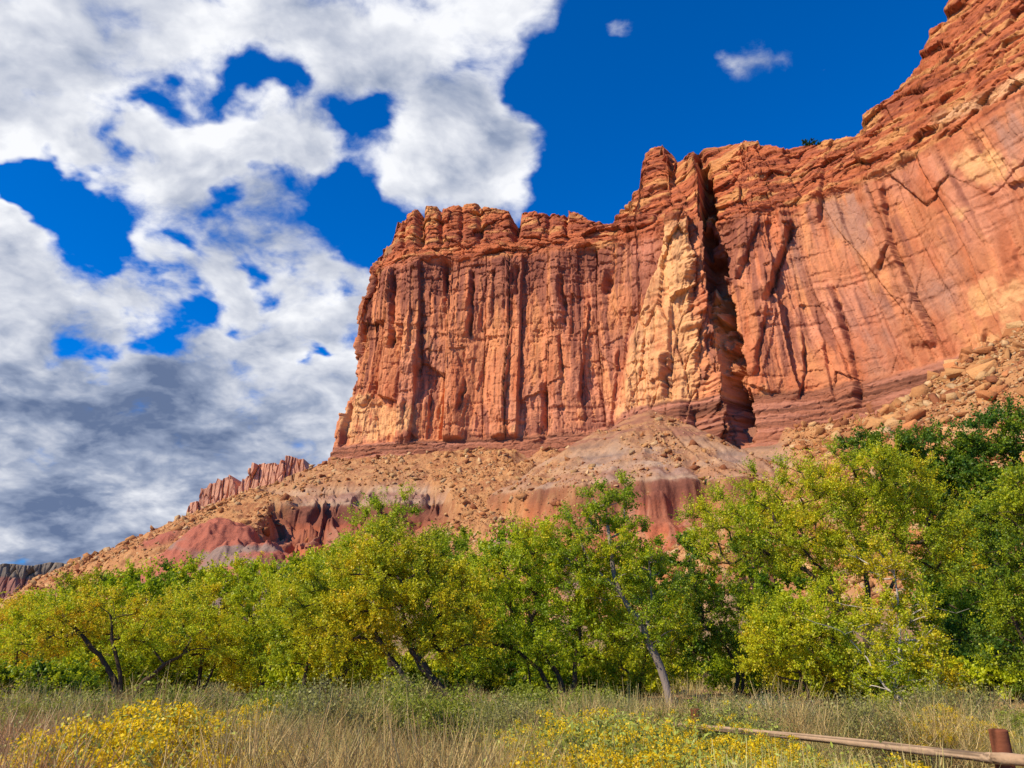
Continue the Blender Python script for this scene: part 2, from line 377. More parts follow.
# the fin and the deep shadowed cleft on its right
finx = polyx([(668, 140), (688, 160), (694, 200), (692, 260), (697, 330), (712, 420), (716, 450)])
fw = polyx([(16, 140), (12, 170), (10, 260), (13, 340), (16, 450)])
jag = 4.5*fbm(PX*0+3.1, PY/11, oct=5, seed=66, gain=0.65)
fd = np.abs(PX+jag-finx)/fw
_, _, fj, _, _, _ = worley(PX/5+PY/60, PY/11, 64); _, _, fj2, _, _, _ = worley(PX/9, PY/30, 65)
disp += np.clip(1.2-fd, 0, 1)*(13+3*fj2)*(0.85+0.3*fj)*inr(164, 445, 9)*(0.8+0.35*fbm(PX/5, PY/16, oct=3, seed=67))
clx = polyx([(697, 140), (705, 165), (711, 240), (724, 320), (738, 380), (748, 450)]); cw_ = polyx([(4, 140), (6, 200), (8, 260), (11, 340), (9, 400), (7, 450)])
cl = np.clip(1.35-np.abs(PX+jag*1.2-clx)/cw_, 0, 1)*inr(152, 440, 7)
disp -= cl*np.where(fj > 0.22, 1, 0.35)*(9+7*fj+5*fj2+3*fbm(PX/6, PY/11, oct=3, seed=68)); crack = np.maximum(crack, cl*0.5)  # crack term also paints the cleft's shade into the rock colour
# second buttress toe between cleft and wall
toe = np.clip(1.2-np.abs(PX-polyx([(714, 260), (718, 300), (724, 440)]))/polyx([(2, 250), (7, 320), (14, 440)]), 0, 1)*inr(285, 420, 10)
disp += toe*9
# top tower on the fin
disp += 3.0*gauss(655, 165, 14, 26)
def cleft(pts, w, d, side=0.0, sw=30):
    """a crack along a line; side > 0 leaves the left of it standing proud"""
    global disp, crack
    p = np.array(pts, float); xx = np.interp(PY, p[:, 1], p[:, 0]); y0, y1 = p[0, 1], p[-1, 1]
    jj = 2.2*fbm(PY/10, PX*0+w, oct=3, seed=int(p[0, 0]))
    m = sstep(PY, y0-3, y0+6)*(1-sstep(PY, y1-6, y1+3)); g = np.clip(1.3-np.abs(PX+jj-xx)/w, 0, 1)*m
    vr = np.clip(0.55+0.9*fbm(PY/13, PX*0+p[0, 0], oct=3, seed=77), 0.1, 1.2); d = d*0.75*vr; side = side*(0.6+0.5*vr)
    disp -= d*g; crack = np.maximum(crack, g*0.6)
    dl = (xx-jj-PX); disp += side*m*sstep(dl, -1, 1)*(1-sstep(dl, 2, sw))
cleft([(758, 222), (752, 238), (742, 262), (733, 282)], 2.2, 4, 4.5, 26)
cleft([(792, 218), (786, 245), (776, 275), (768, 300)], 3.5, 6, 5.0, 26)
cleft([(822, 168), (820, 200), (819, 222)], 1.4, 2.5, 2.5, 24)
cleft([(880, 180), (884, 215), (893, 250), (914, 300), (935, 345)], 1.5, 2.2, 3.4, 38)
cleft([(832, 285), (842, 318), (850, 350), (858, 380), (862, 408)], 2.4, 5, 4.2, 34)
cleft([(815, 305), (824, 345), (836, 400)], 1.2, 2.0, 2.0, 18)
cleft([(900, 310), (908, 335), (914, 360)], 1.2, 2.0, 1.0)
cleft([(893, 240), (884, 256), (877, 272)], 1.6, 3, 2.2, 18)
cleft([(768, 305), (762, 340), (758, 375)], 2.0, 4, 3.0, 20)
cleft([(802, 330), (806, 365), (800, 398)], 1.6, 3, 2.2, 18)
cleft([(1016, 246), (1019, 262), (1021, 275)], 2.0, 4, 1.5, 14)
cleft([(983, 325), (980, 340), (984, 356)], 1.6, 3, 2.0, 14)
# butte columns: the deep joints the photo shows
for pts, w, d, sd_ in [
    ([(352, 300), (354, 330), (350, 380), (345, 420)], 2.2, 5, 0), ([(394, 262), (393, 300), (390, 345)], 2.4, 6, 2), ([(422, 320), (420, 350), (418, 372)], 2, 4, 2),
    ([(445, 258), (446, 290), (446, 318)], 2.0, 4.5, 2), ([(471, 268), (472, 305), (470, 340)], 2.4, 6, 2.5), ([(494, 270), (493, 300), (490, 330)], 2.0, 4, 2),
    ([(516, 265), (515, 280), (517, 296)], 3.5, 6, 1.5), ([(559, 262), (561, 290), (565, 326)], 3.0, 7, 3), ([(545, 380), (545, 405), (543, 442)], 3.2, 6, 2),
    ([(610, 270), (608, 285), (606, 294)], 5.0, 7, 0), ([(560, 335), (562, 370), (561, 410)], 1.5, 3, 2), ([(466, 378), (462, 400), (457, 412)], 2.2, 4, 1.5), ([(590, 300), (584, 350), (580, 400)], 1.4, 3, 2),
    ([(372, 380), (366, 395), (360, 405)], 2.5, 5, 1), ([(510, 345), (508, 385), (505, 420)], 1.4, 3, 2), ([(405, 400), (404, 425), (403, 445)], 1.5, 3, 1), ([(620, 350), (616, 390), (612, 425)], 1.4, 3, 2),
    ([(672, 355), (672, 378), (671, 402)], 2.0, 4, 2.5), ([(430, 385), (428, 415), (427, 440)], 1.3, 2.5, 1.5)]:
    cleft(pts, w, d, sd_, 22)
# block gaps on the rim of the butte
rim = sstep(Zg, Z_TOP+8, Z_TOP+14)
for gx, gw, gd in [(420, 4, 7), (441, 2.5, 3), (515, 4, 9), (480, 2.5, 3), (462, 2, 2), (548, 2.5, 3), (566, 2, 3), (672, 4, 6), (404, 2, 3)]:
    disp -= rim*gd*np.exp(-((PX-gx)/gw)**2)
disp = np.clip(disp, -20, 26)
edge = sstep(S, 0, 30)*(1-sstep(S, CS[-1]-20, CS[-1])); disp *= edge
fade = 1-0.8*sstep(Zg, zt[None, :]-1.5, zt[None, :]+0.1)*0
WX = BX+NRM[None, :, 0]*disp; WY = BY+NRM[None, :, 1]*disp
WZ = Zg + 0.5*fbm(S/1.5, Zg/1.5, oct=2, seed=71)
# rock colours (true colours: iron-red sandstone, desert varnish streaks, fresh pale scars, pale beds; plus shade painted into the cleft)
def mixc(a, b, f): return a*(1-f[..., None]) + np.asarray(b)*f[..., None]
C = np.ones(S.shape+(3,))*np.array([0.58, 0.235, 0.112])
n1 = fbm(S/26, Zg/34, oct=4, seed=81); n2 = fbm(wx/7, wz/30, oct=4, seed=82); n3 = fbm(S/3, Zg/3, oct=3, seed=83)
C = mixc(C, [0.62, 0.275, 0.165], sstep(n1, 0.0, 0.45)*0.8)
C = mixc(C, [0.50, 0.165, 0.075], sstep(-n2, 0.05, 0.5)*0.8)
C = mixc(C, [0.70, 0.32, 0.13], sstep(n2, 0.15, 0.55)*0.6)
C *= (0.88+0.26*A3)[..., None]*(0.93+0.12*n3)[..., None]
streak = fbm(wx/2.6, Zg/46, oct=4, seed=84)
streak = streak*(1-0.35*right)
var = sstep(streak+0.45*sstep(Zg, 135, 195)*(1-right)+0.02-0.12*right+0.3*n1, 0.10, 0.42)*wall
C = mixc(C, [0.25, 0.095, 0.065], var*0.80)
bandd = sstep(Zg, Z_TOP-30, Z_TOP-10)*wall*(1-right)*sstep(fbm(wx/5, Zg/16, oct=3, seed=85), -0.35, 0.3)
C = mixc(C, [0.21, 0.075, 0.05], bandd*0.85)
# thin greyish varnish panels on the right wall
gv = (gauss(832, 195, 26, 22)+gauss(850, 225, 26, 30)*0.8+gauss(875, 330, 26, 60)*0.6+gauss(700, 290, 6, 60)*.3+gauss(1012, 130, 20, 30)+gauss(790, 265, 20, 30)*0.5+gauss(935, 290, 25, 40)*.6)
C = mixc(C, [0.38, 0.22, 0.165], np.clip(gv*(0.7+1.2*fbm(wx/4, Zg/12, oct=4, seed=86)), 0, 0.75)*wall)
# pale fresh rock
pale = np.minimum(1, pyr*4)*inr(222, 425, 8)*0.95
pale = np.maximum(pale, toe*1.6)
pn = fbm(S/6, Zg/8, oct=4, seed=87)
pale2 = gauss(985, 165, 34, 22)+gauss(1010, 300, 30, 22)*1.1+gauss(1000, 340, 30, 10)+gauss(950, 215, 25, 14)*0.5+gauss(975, 300, 25, 16)*0.6+gauss(735, 195, 12, 16)*0.7+gauss(770, 400, 14, 20)*0.6+gauss(860, 225, 14, 10)*.5+gauss(700, 225, 10, 20)*.5+gauss(395, 420, 30, 18)*0.9+gauss(355, 415, 18, 25)*1.1+gauss(430, 340, 10, 30)*.3+gauss(640, 200, 10, 12)*.3+gauss(940, 120, 60, 12)*.4+gauss(520, 430, 20, 10)*.3+gauss(845, 385, 10, 20)*.3
pale = np.maximum(pale, sstep(pale2*(1.0+1.4*pn), 0.28, 0.8))
C = mixc(C, [0.72, 0.42, 0.19], np.clip(pale*(0.80+0.5*n3+0.5*n2), 0, 0.92))
pinkw = gauss(640, 235, 14, 30); C = mixc(C, [0.62, 0.27, 0.17], np.clip(pinkw, 0, 0.7))
# upper beds: alternating brick red and yellow
bed = fbm(S/60, warpz/1.9, oct=3, seed=88); bed2 = fbm(S/14, warpz/3.6, oct=3, seed=89)
K = mixc(np.ones_like(C)*np.array([0.52, 0.165, 0.07]), [0.28, 0.085, 0.05], sstep(bed, -0.1, 0.35)*0.75)
K = mixc(K, [0.70, 0.37, 0.14], sstep(bed2+0.10*right, 0.16, 0.45)*0.7)
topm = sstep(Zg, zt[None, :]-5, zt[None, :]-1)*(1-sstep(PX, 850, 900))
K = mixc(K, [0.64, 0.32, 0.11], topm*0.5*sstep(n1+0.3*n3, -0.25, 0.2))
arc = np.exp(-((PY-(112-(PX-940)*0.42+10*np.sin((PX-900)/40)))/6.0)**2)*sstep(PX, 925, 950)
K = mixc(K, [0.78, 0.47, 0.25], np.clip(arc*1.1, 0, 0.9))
K *= (0.9+0.2*n3)[..., None]
kk = sstep(Zg+5*fbm(S/18, Zg/12, oct=3, seed=90), Z_TOP-6, Z_TOP+3)
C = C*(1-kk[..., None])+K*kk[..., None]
Lb = mixc(np.ones_like(C)*np.array([0.34, 0.14, 0.08]), [0.13, 0.055, 0.035], sstep(fbm(S/50, Zg/0.9, oct=3, seed=91), -0.1, 0.3)*0.8)
Lb = mixc(Lb, [0.44, 0.20, 0.13], sstep(fbm(S/30, Zg/2.2, oct=2, seed=92), 0.1, 0.4)*0.7)
C = C*(1-lowm[..., None])+Lb*lowm[..., None]
C = mixc(C, [0.16, 0.06, 0.045], np.clip(crack, 0, 1)*0.45); C = C*np.array([1.03, 0.94, 0.86])*(1-0.10*sstep(PX, 760, 900))[..., None]  # dark cracks, and the cleft's shade painted in with them
# extend over the rim: the mesa top, lying back from the wall
nb = 26; inw = -NRM.copy(); inw[:, 1] = np.where(CL[:, 0] > -60, np.maximum(inw[:, 1], 0.3), inw[:, 1])
bd = 60*np.linspace(0, 1, nb+1)[1:, None]**1.7
sS = np.broadcast_to(CS[None, :], (nb, len(CS)))
bump_ = 2.2*fbm(sS/9, bd/6+0*sS, oct=4, seed=95)-0.02*bd
TX = WX[-1][None]+inw[None, :, 0]*bd; TY = WY[-1][None]+inw[None, :, 1]*bd
ztm = np.convolve(np.pad(zt, 40, 'edge'), np.ones(81)/81, 'valid')
TZ = (WZ[-1]*1.0)[None]*(1-sstep(bd, 0, 14))+(ztm[None, :]-1.0)*sstep(bd, 0, 14) + bump_*sstep(bd, 0, 8)-sstep(bd, 2, 60)*2
VX = np.vstack([WX, TX]); VY = np.vstack([WY, TY]); VZ = np.vstack([WZ, TZ])
CC = np.concatenate([C, np.broadcast_to(np.array([0.5, 0.24, 0.11]), (nb,)+C.shape[1:])*(0.9+0.2*fbm(sS/4, bd/4+0*sS, oct=3, seed=96))[..., None]])
V = np.stack([VX, VY, VZ], -1).reshape(-1, 3)
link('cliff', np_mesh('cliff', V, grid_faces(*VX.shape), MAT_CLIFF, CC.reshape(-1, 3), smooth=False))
tag(bpy.data.objects['cliff'], 'tall red sandstone cliff with a square butte end, a pale leaning buttress and a dark cleft', kind='structure')
CLIFF_TOP = (WX[-1], WY[-1], WZ[-1], PX[-1])

# ------------------------------------------------------------------ terrain: one sheet from the camera to the horizon
Pf = CL[::12]
def dist_foot(x, y):
    shp = x.shape; x = x.ravel(); y = y.ravel(); out = np.full(x.size, 1e9); sg = np.zeros(x.size)
    A = Pf[:-1]; B = Pf[1:]
    for s0 in range(0, x.size, 20000):
        xs = x[s0:s0+20000, None]; ys = y[s0:s0+20000, None]
        ex = (B-A)[:, 0][None]; ey = (B-A)[:, 1][None]; l2 = ex*ex+ey*ey
        tt = np.clip(((xs-A[:, 0])*ex+(ys-A[:, 1])*ey)/l2, 0, 1)
        dx = xs-(A[:, 0]+tt*ex); dy = ys-(A[:, 1]+tt*ey); d2 = dx*dx+dy*dy; j = d2.argmin(1); r = np.arange(len(j))
        out[s0:s0+20000] = np.sqrt(d2[r, j])
        sg[s0:s0+20000] = (ey[0, j]*dx[r, j]-ex[0, j]*dy[r, j])       # >0 on the valley side
    d = np.where(sg > 0, out, -out); return d.reshape(shp)
def lerp_profile(d, pts): p = np.array(pts, float); return np.interp(d, p[:, 0], p[:, 1])
def u_of(px, py=500): return ray(px, py)[0]
def terrain(x, y, detail=True):
    """height, rubble amount, distance from the cliff"""
    d = dist_foot(x, y); r = np.hypot(x, y); u = x/np.maximum(y, 1)
    u = np.where(y > 20, u, np.sign(x)*0.9)
    wob = 4*fbm(x/40, y/40, oct=3, seed=101)
    dd = np.maximum(d, 0)+wob*sstep(d, 5, 40)
    # bare badland profile and rubble profile
    bare = lerp_profile(dd, [(0, 84), (5, 81), (14, 77), (40, 62), (58, 54), (60, 52), (61.5, 48), (65, 47), (68, 39), (95, 25), (140, 9), (175, 1), (260, 0)])
    h46 = 0
    rub = lerp_profile(dd, [(0, 90), (4, 88), (60, 58), (100, 35), (113, 28), (128, 15), (142, 7), (160, 1), (260, 0)])
    n = fbm(x/30, y/60, oct=3, seed=102)
    px = 512+F_PX*u*1.0; px0 = px; px = px+46*fbm(x/22, y/22, oct=4, seed=115)
    R = sstep(-px, -305, -270) + sstep(px, 425, 450)*(1-sstep(px, 520, 560)) + sstep(px, 790, 830) + 0.9*sstep(px, 520, 540)*(1-sstep(px, 560, 590))*sstep(dd, 30, 45)*0
    R = np.clip(R + sstep(n, 0.15, 0.5)*0.5 + (px < 450)*(px > 300)*sstep(-dd, -48, -38)*0.8, 0, 1)
    # flutes and gullies on the bare slopes
    g = 1-np.abs(fbm(u*42+1.6*fbm(x/14, y/14, oct=3, seed=117), dd/30, oct=4, seed=103, gain=0.6))*2
    flute = sstep(dd, 15, 60)*(1-sstep(dd, 110, 160))
    h = bare*(1-R)+rub*R
    h += (1-R)*flute*((g-0.6)*5.5+(0.6-np.abs(fbm(u*170, dd/70, oct=2, seed=113))*2)*0.0)
    # deeply fluted badland spur below the pale buttress
    px = px0; sp = np.exp(-(((px-655)/52)**2)); h += sp*4.5*sstep(dd, 4, 45)*(1-sstep(dd, 52, 66))*(1-R)
    h += sp*(1-np.abs(fbm(u*110, dd/60, oct=2, seed=104))*2.2)*2.2*sstep(dd, 14, 40)*(1-sstep(dd, 60, 68))
    acx, acy = u_of(648, 420)*340, 340.0; dcc = np.hypot(x-acx, y-acy)
    hc = 105-0.60*dcc + 3.4*fbm(x/16, y/16, oct=5, seed=118, gain=.55)-3.4*np.abs(fbm(np.arctan2(x-acx, acy-y)*7, dcc/80, oct=3, seed=119))*sstep(dcc, 12, 50)
    hcm = np.interp(hc, [0, 40, 46, 51, 52.5, 54, 110], [-40, 26, 34, 40, 49, 53.5, 109]); mc_ = sstep(hcm-h, -1.5, 1.5)*(dcc < 110); h = np.where(dcc < 110, np.maximum(h, hcm), h); R = np.clip(R*(1-0.6*mc_)+0.5*mc_*sstep(fbm(x/12, y/12, oct=3, seed=123), -0.05, 0.4), 0, 1)
    # rubble cone against the right-hand wall, a debris tongue, mounds at the foot
    ax, ay = 190.0, 240.0; dc = np.hypot(x-ax, y-ay); cone = 113-0.60*dc+3*fbm(x/18, y/18, oct=3, seed=105)
    Rc = sstep(cone-h, -2, 2); h = np.maximum(h, cone); R = np.maximum(R, Rc*sstep(cone, 2, 8))
    ton = 15*np.exp(-(((px-728)/34)**2+((y-150)/34)**2)); h += ton; R = np.maximum(R, sstep(ton, 3, 7))
    mounds = 0
    for (mx, my, mr, mh) in [(262, 236, 19, 19), (236, 244, 17, 17), (206, 262, 20, 15), (302, 234, 17, 15), (345, 238, 18, 12), (283, 226, 13, 15), (395, 240, 18, 9), (165, 290, 14, 5), (520, 250, 14, 7)]:
        cx = u_of(mx)*my; mounds = np.maximum(mounds, mh*np.exp(-((x-cx)**2+(y-my)**2)/(2*(mr*0.62)**2)))
    mounds = mounds*(1+0.10*(1-np.abs(fbm(x/7, y/7, oct=3, seed=116))*4)); h = h+mounds; R = R*(1-sstep(mounds, 3.0, 5.5))
    # rolling dry rise behind the trees, flat valley near the camera
    roll = 3.2*sstep(y, 55, 110)*(1+0.6*fbm(x/25, y/25, oct=2, seed=106))*(1-sstep(d, 200, 60)*0)
    h += roll*sstep(-np.abs(y-100), -70, -20)
    h += 0.12*fbm(x/4, y/4, oct=3, seed=107)*(r < 90)-0.35*sstep(r, 7, 22)*(r < 400)
    if detail:
        h += R*sstep(h, 2, 10)*(1.9*fbm(x/5, y/5, oct=5, seed=108, gain=0.62)) + (1-R)*sstep(h, 4, 12)*0.5*fbm(x/4, y/4, oct=3, seed=109)
    h = np.where(d < 0, 90-np.minimum(-d, 20)*0.2, h)
    # far land on the left and behind
    far = sstep(r, 700, 2200); h = h*(1-far) + far*(2+6*fbm(x/700, y/700, oct=3, seed=110))
    return h, R, d, mounds, px, sp
na, edge_a = 1500, math.radians(44)
ang = np.r_[np.linspace(-math.pi, -edge_a, 60)[:-1], np.linspace(-edge_a, edge_a, na), np.linspace(edge_a, math.pi, 60)[1:]]
rad = np.r_[0.02, np.linspace(0.5, 60, 190), np.linspace(60.5, 150, 130)[0:], np.linspace(150.6, 400, 440), np.geomspace(405, 14000, 70)]
A_, R_ = np.meshgrid(ang, rad)
gx = np.sin(A_)*R_; gy = np.cos(A_)*R_
H, RB, DD, MO, GPX, SP = terrain(gx, gy)
zb = H + 1.6*fbm(gx/30, gy/30, oct=3, seed=120) + 0.7*fbm(gx/3, gy/3, oct=3, seed=121)
pxg, pyg = project(gx, np.maximum(gy, 1), H)
def bandmix(z, seed):
    c = np.ones(z.shape+(3,))*np.array([0.36, 0.205, 0.125])
    c = mixc(c, [0.28, 0.165, 0.115], sstep(vnoise(z/3.2, z*0, seed=seed), -0.1, 0.5))
    c = mixc(c, [0.42, 0.16, 0.10], sstep(vnoise(z/2.3, z*0+3, seed=seed+1), 0.1, 0.5)*0.8)
    c = mixc(c, [0.42, 0.26, 0.17], sstep(vnoise(z/2.0, z*0+7, seed=seed+2), 0.45, 0.8)*0.5)
    return c
BT = [(-5, .27, .18, .14), (20, .27, .18, .145), (25, .36, .15, .10), (28, .44, .12, .06), (31, .46, .16, .07), (34, .44, .13, .065), (38, .33, .115, .065), (42, .36, .13, .075), (45, .30, .09, .05), (46.5, .20, .07, .045),
      (49, .24, .085, .055), (50, .16, .06, .04), (52, .20, .075, .05), (53.5, .22, .09, .06), (54.5, .40, .27, .19), (57, .34, .20, .15), (59.5, .26, .14, .11), (61, .40, .28, .21), (63.5, .44, .33, .25), (65, .27, .18, .145), (67.5, .35, .22, .16),
      (69, .24, .16, .125), (71, .38, .24, .16), (75, .40, .24, .15), (77, .27, .16, .11), (80, .36, .20, .12), (90, .36, .18, .10)]
BT = np.array(BT); bare = np.stack([np.interp(zb, BT[:, 0], BT[:, i]) for i in (1, 2, 3)], -1)
bare = mixc(bare, bare*0+np.array([0.42, 0.235, 0.13]), sstep(fbm(gx/9, gy/9, oct=4, seed=143), 0.0, 0.5)*0.45*sstep(zb, 53, 56))
gul = 1-np.abs(fbm((gx/np.maximum(gy, 20))*42+1.6*fbm(gx/14, gy/14, oct=3, seed=117), np.maximum(DD, 0)/30, oct=4, seed=103, gain=0.6))*2
bare = mixc(bare, bare*0+np.array([0.46, 0.28, 0.19]), sstep(gul, 0.62, 0.95)*0.35*(1-sstep(zb, 44, 47)))
m = sstep(zb, 79, 81)*sstep(fbm(gx/10, zb/1.2, oct=2, seed=131), -.2, .2); bare = mixc(bare, [0.24, 0.10, 0.075], m*0.7)
m = SP*sstep(zb, 54, 58)*(1-sstep(zb, 72, 76)); bare = mixc(bare, [0.48, 0.36, 0.29], m*0.25*sstep(fbm(gx/3, zb/2.5, oct=3, seed=132), -0.3, 0.2))
bare = bare*(1+0.22*fbm(gx/1.6, gy/1.6, oct=4, seed=133))[..., None]
om = np.exp(-(((pxg-520)/22)**2+((pyg-514)/14)**2)); bare = mixc(bare, [0.55, 0.15, 0.05], np.clip(om*1.2*(0.7+0.9*fbm(gx/4, gy/4, oct=4, seed=151)), 0, .8))
rubc = np.ones(H.shape+(3,))*np.array([0.46, 0.225, 0.095])
rubc = mixc(rubc, [0.32, 0.13, 0.06], sstep(fbm(gx/4, gy/4, oct=4, seed=134), -0.1, 0.4)*0.8)
rubc = mixc(rubc, [0.54, 0.31, 0.14], sstep(fbm(gx/2, gy/2, oct=3, seed=135), 0.1, 0.5)*0.7)
GC = bare*(1-RB[..., None])+rubc*RB[..., None]
mm = sstep(MO, 2.5, 5)
mc = mixc(np.ones(H.shape+(3,))*np.array([0.27, 0.185, 0.155]), [0.40, 0.12, 0.075], sstep(fbm(gx/30, zb/4, oct=2, seed=136)+(H-22)/16, -0.05, 0.3)*0.9)
mc = mixc(mc, [0.37, 0.29, 0.22], sstep(-(H), -9, -4)*0.6)
GC = GC*(1-mm[..., None])+mc*mm[..., None]
# valley floor: dry grass, sand
vf = (1-sstep(H, 7, 13))*(1-np.clip(mm*1.5, 0, 1))*(1-RB*sstep(H, 3, 8))
vc = mixc(np.ones(H.shape+(3,))*np.array([0.33, 0.22, 0.12]), [0.20, 0.16, 0.075], sstep(fbm(gx/3, gy/3, oct=4, seed=137), -0.1, 0.3)*0.8)
vc = mixc(vc, [0.42, 0.24, 0.13], sstep(fbm(gx/9, gy/9, oct=3, seed=138), 0.1, 0.4)*0.8)
GC = GC*(1-vf[..., None])+vc*vf[..., None]; GC = GC*np.array([0.98, 0.95, 0.86])
G = np.stack([gx, gy, H], -1).reshape(-1, 3)
link('ground', np_mesh('ground', G, grid_faces(*gx.shape)[:, ::-1], MAT_GROUND, GC.reshape(-1, 3), smooth=True))
tag(bpy.data.objects['ground'], 'dry valley floor rising into banded badland slopes and rubble under the cliff', kind='structure')

# ------------------------------------------------------------------ farther ridge with rock spires, and the far mesa on the horizon
def ridge(name, pts, D, zfoot, depth, seed, cols, top_amp, colw, label, step, slope_d, rows=120, capcol=None):
    """a wall along x at depth D; pts are (photo x, photo y of its skyline)"""
    p = np.array(pts, float); px = np.arange(p[0, 0], p[-1, 0], step); py = np.interp(px, p[:, 0], p[:, 1])
    X = np.array([ray(a, b)[0]*D for a, b in zip(px, py)]); Zt = np.array([EYE+ray(a, b)[1]*D for a, b in zip(px, py)])
    s = X; f1, f2, a, b, ox, oy = worley(s/colw, s*0+0.5, seed); Zt = Zt+(a-0.5)*top_amp*(Zt > zfoot+12)
    t = np.linspace(0, 1, rows)[:, None]; Zm = zfoot+(Zt-zfoot)[None]*t; Sm = np.broadcast_to(s[None], Zm.shape)
    wxx = Sm+colw*0.25*fbm(Sm/colw/2, Zm/colw/4, oct=3, seed=seed+2)
    f1, f2, a, b, ox, oy = worley(wxx/colw, Zm/(colw*6), seed+3); dsp = (a-0.5)*colw*1.1+ox*colw*(b-0.5)*0.6-colw*0.6*(1-sstep(f2-f1, 0, 0.12))
    f1, f2, a2, b2, ox, oy = worley(wxx/colw*2.7, Zm/(colw*2), seed+4); dsp += (a2-0.5)*colw*0.4-colw*0.2*(1-sstep(f2-f1, 0, 0.15))
    wallz = sstep(t, slope_d, slope_d+0.05)
    back = np.where(t < slope_d, -(slope_d-t)/max(slope_d, 1e-3)*(Zt-zfoot)[None]*slope_d*1.6, 0) + 0.12*(Zm-zfoot)*wallz
    Ym = D+back-0.6*dsp*wallz-(1-wallz)*colw*0.3*fbm(Sm/colw, Zm/colw, oct=3, seed=seed+6)
    cc = np.ones(Zm.shape+(3,))*np.array(cols[0]); cc = mixc(cc, cols[1], sstep(fbm(Sm/colw/3, Zm/3, oct=3, seed=seed+7), 0, 0.4)*0.7)
    cc = mixc(cc, cols[2], (1-wallz)+0*cc[..., 0])
    if capcol is not None: cc = mixc(cc, capcol, sstep(t, 0.80, 0.84)+0*cc[..., 0])
    bd = depth*np.linspace(0, 1, 9)[1:, None]
    VXx = np.vstack([Sm, np.broadcast_to(s[None], (8, len(s)))]); VYy = np.vstack([Ym, Ym[-1][None]+bd]); VZz = np.vstack([Zm, Zm[-1][None]-0.0*bd+(0 if capcol is None else 0.0)*bd])
    cc = np.concatenate([cc, np.broadcast_to(cc[-1][None], (8,)+cc.shape[1:])])
    # close the ends: pull the last columns back
    VYy[:, 0] = D+depth; VYy[:, -1] = D+depth
    o = link(name, np_mesh(name, np.stack([VXx, VYy, VZz], -1).reshape(-1, 3), grid_faces(*VXx.shape), MAT_FAR, cc.reshape(-1, 3)))
    tag(o, label, kind='structure')
ridge('spires_ridge', [(180, 520), (184, 515), (187, 505), (195, 503), (197, 490), (203, 488), (205, 483), (211, 483), (213, 478), (217, 480), (219, 474), (225, 473), (229, 478), (231, 484), (236, 486), (238, 478), (243, 470), (246, 463), (252, 464),
      (262, 462), (273, 461), (277, 455), (285, 455), (290, 456), (294, 459), (300, 459), (303, 466), (320, 474), (336, 478)], 620, 50, 60, 201, ([0.60, 0.30, 0.18], [0.48, 0.23, 0.15], [0.50, 0.26, 0.14]), 6, 8,
      'row of eroded red rock spires on the ridge behind the slope', 0.12, 0.3)
ridge('far_mesa', [(-260, 566), (-120, 575), (-60, 563), (0, 563), (30, 564), (45, 561), (58, 562), (72, 567), (88, 570), (100, 574), (112, 580), (140, 590)], 3400, 0, 900, 221, ([0.33, 0.15, 0.105], [0.23, 0.11, 0.09], [0.26, 0.14, 0.10]), 8, 45,
      'low dark mesa with a red cliff band on the far left horizon', 0.5, 0.25, 80, capcol=[0.20, 0.16, 0.12])
# ------------------------------------------------------------------ boulders and rubble on the talus
rng = np.random.default_rng(7)
def rock_proto(seed, n=11):
    r = random.Random(seed); bm = bmesh.new()
    for _ in range(n):
        v = Vector((r.uniform(-1, 1), r.uniform(-1, 1), r.uniform(-1, 1)))
        v = Vector([math.copysign(abs(c)**0.55, c) for c in v]); bm.verts.new((v.x*r.uniform(.75, 1), v.y*r.uniform(.6, .9), v.z*r.uniform(.4, .62)))
    res = bmesh.ops.convex_hull(bm, input=bm.verts)
    bmesh.ops.delete(bm, geom=[g for g in res['geom_interior'] if isinstance(g, bmesh.types.BMVert)], context='VERTS')
    bmesh.ops.triangulate(bm, faces=bm.faces); bm.verts.ensure_lookup_table(); bm.verts.index_update()
    V = np.array([v.co[:] for v in bm.verts]); Fc = np.array([[v.index for v in f.verts] for f in bm.faces]); bm.free(); return V, Fc
protos = [rock_proto(i+3) for i in range(14)]
RC = np.array([1, .95, .85])*np.array([[0.56, 0.29, 0.12], [0.48, 0.20, 0.08], [0.62, 0.38, 0.18], [0.34, 0.13, 0.06], [0.50, 0.24, 0.10], [0.66, 0.44, 0.24]])
def rand_rot(k):
    q = rng.normal(size=(k, 4)); q[:, 1:3] *= 0.35; q /= np.linalg.norm(q, axis=1)[:, None]; a, b, c, d = q.T
    return np.stack([1-2*(c*c+d*d), 2*(b*c-a*d), 2*(b*d+a*c), 2*(b*c+a*d), 1-2*(b*b+d*d), 2*(c*d-a*b), 2*(b*d-a*c), 2*(c*d+a*b), 1-2*(b*b+c*c)], 1).reshape(k, 3, 3)
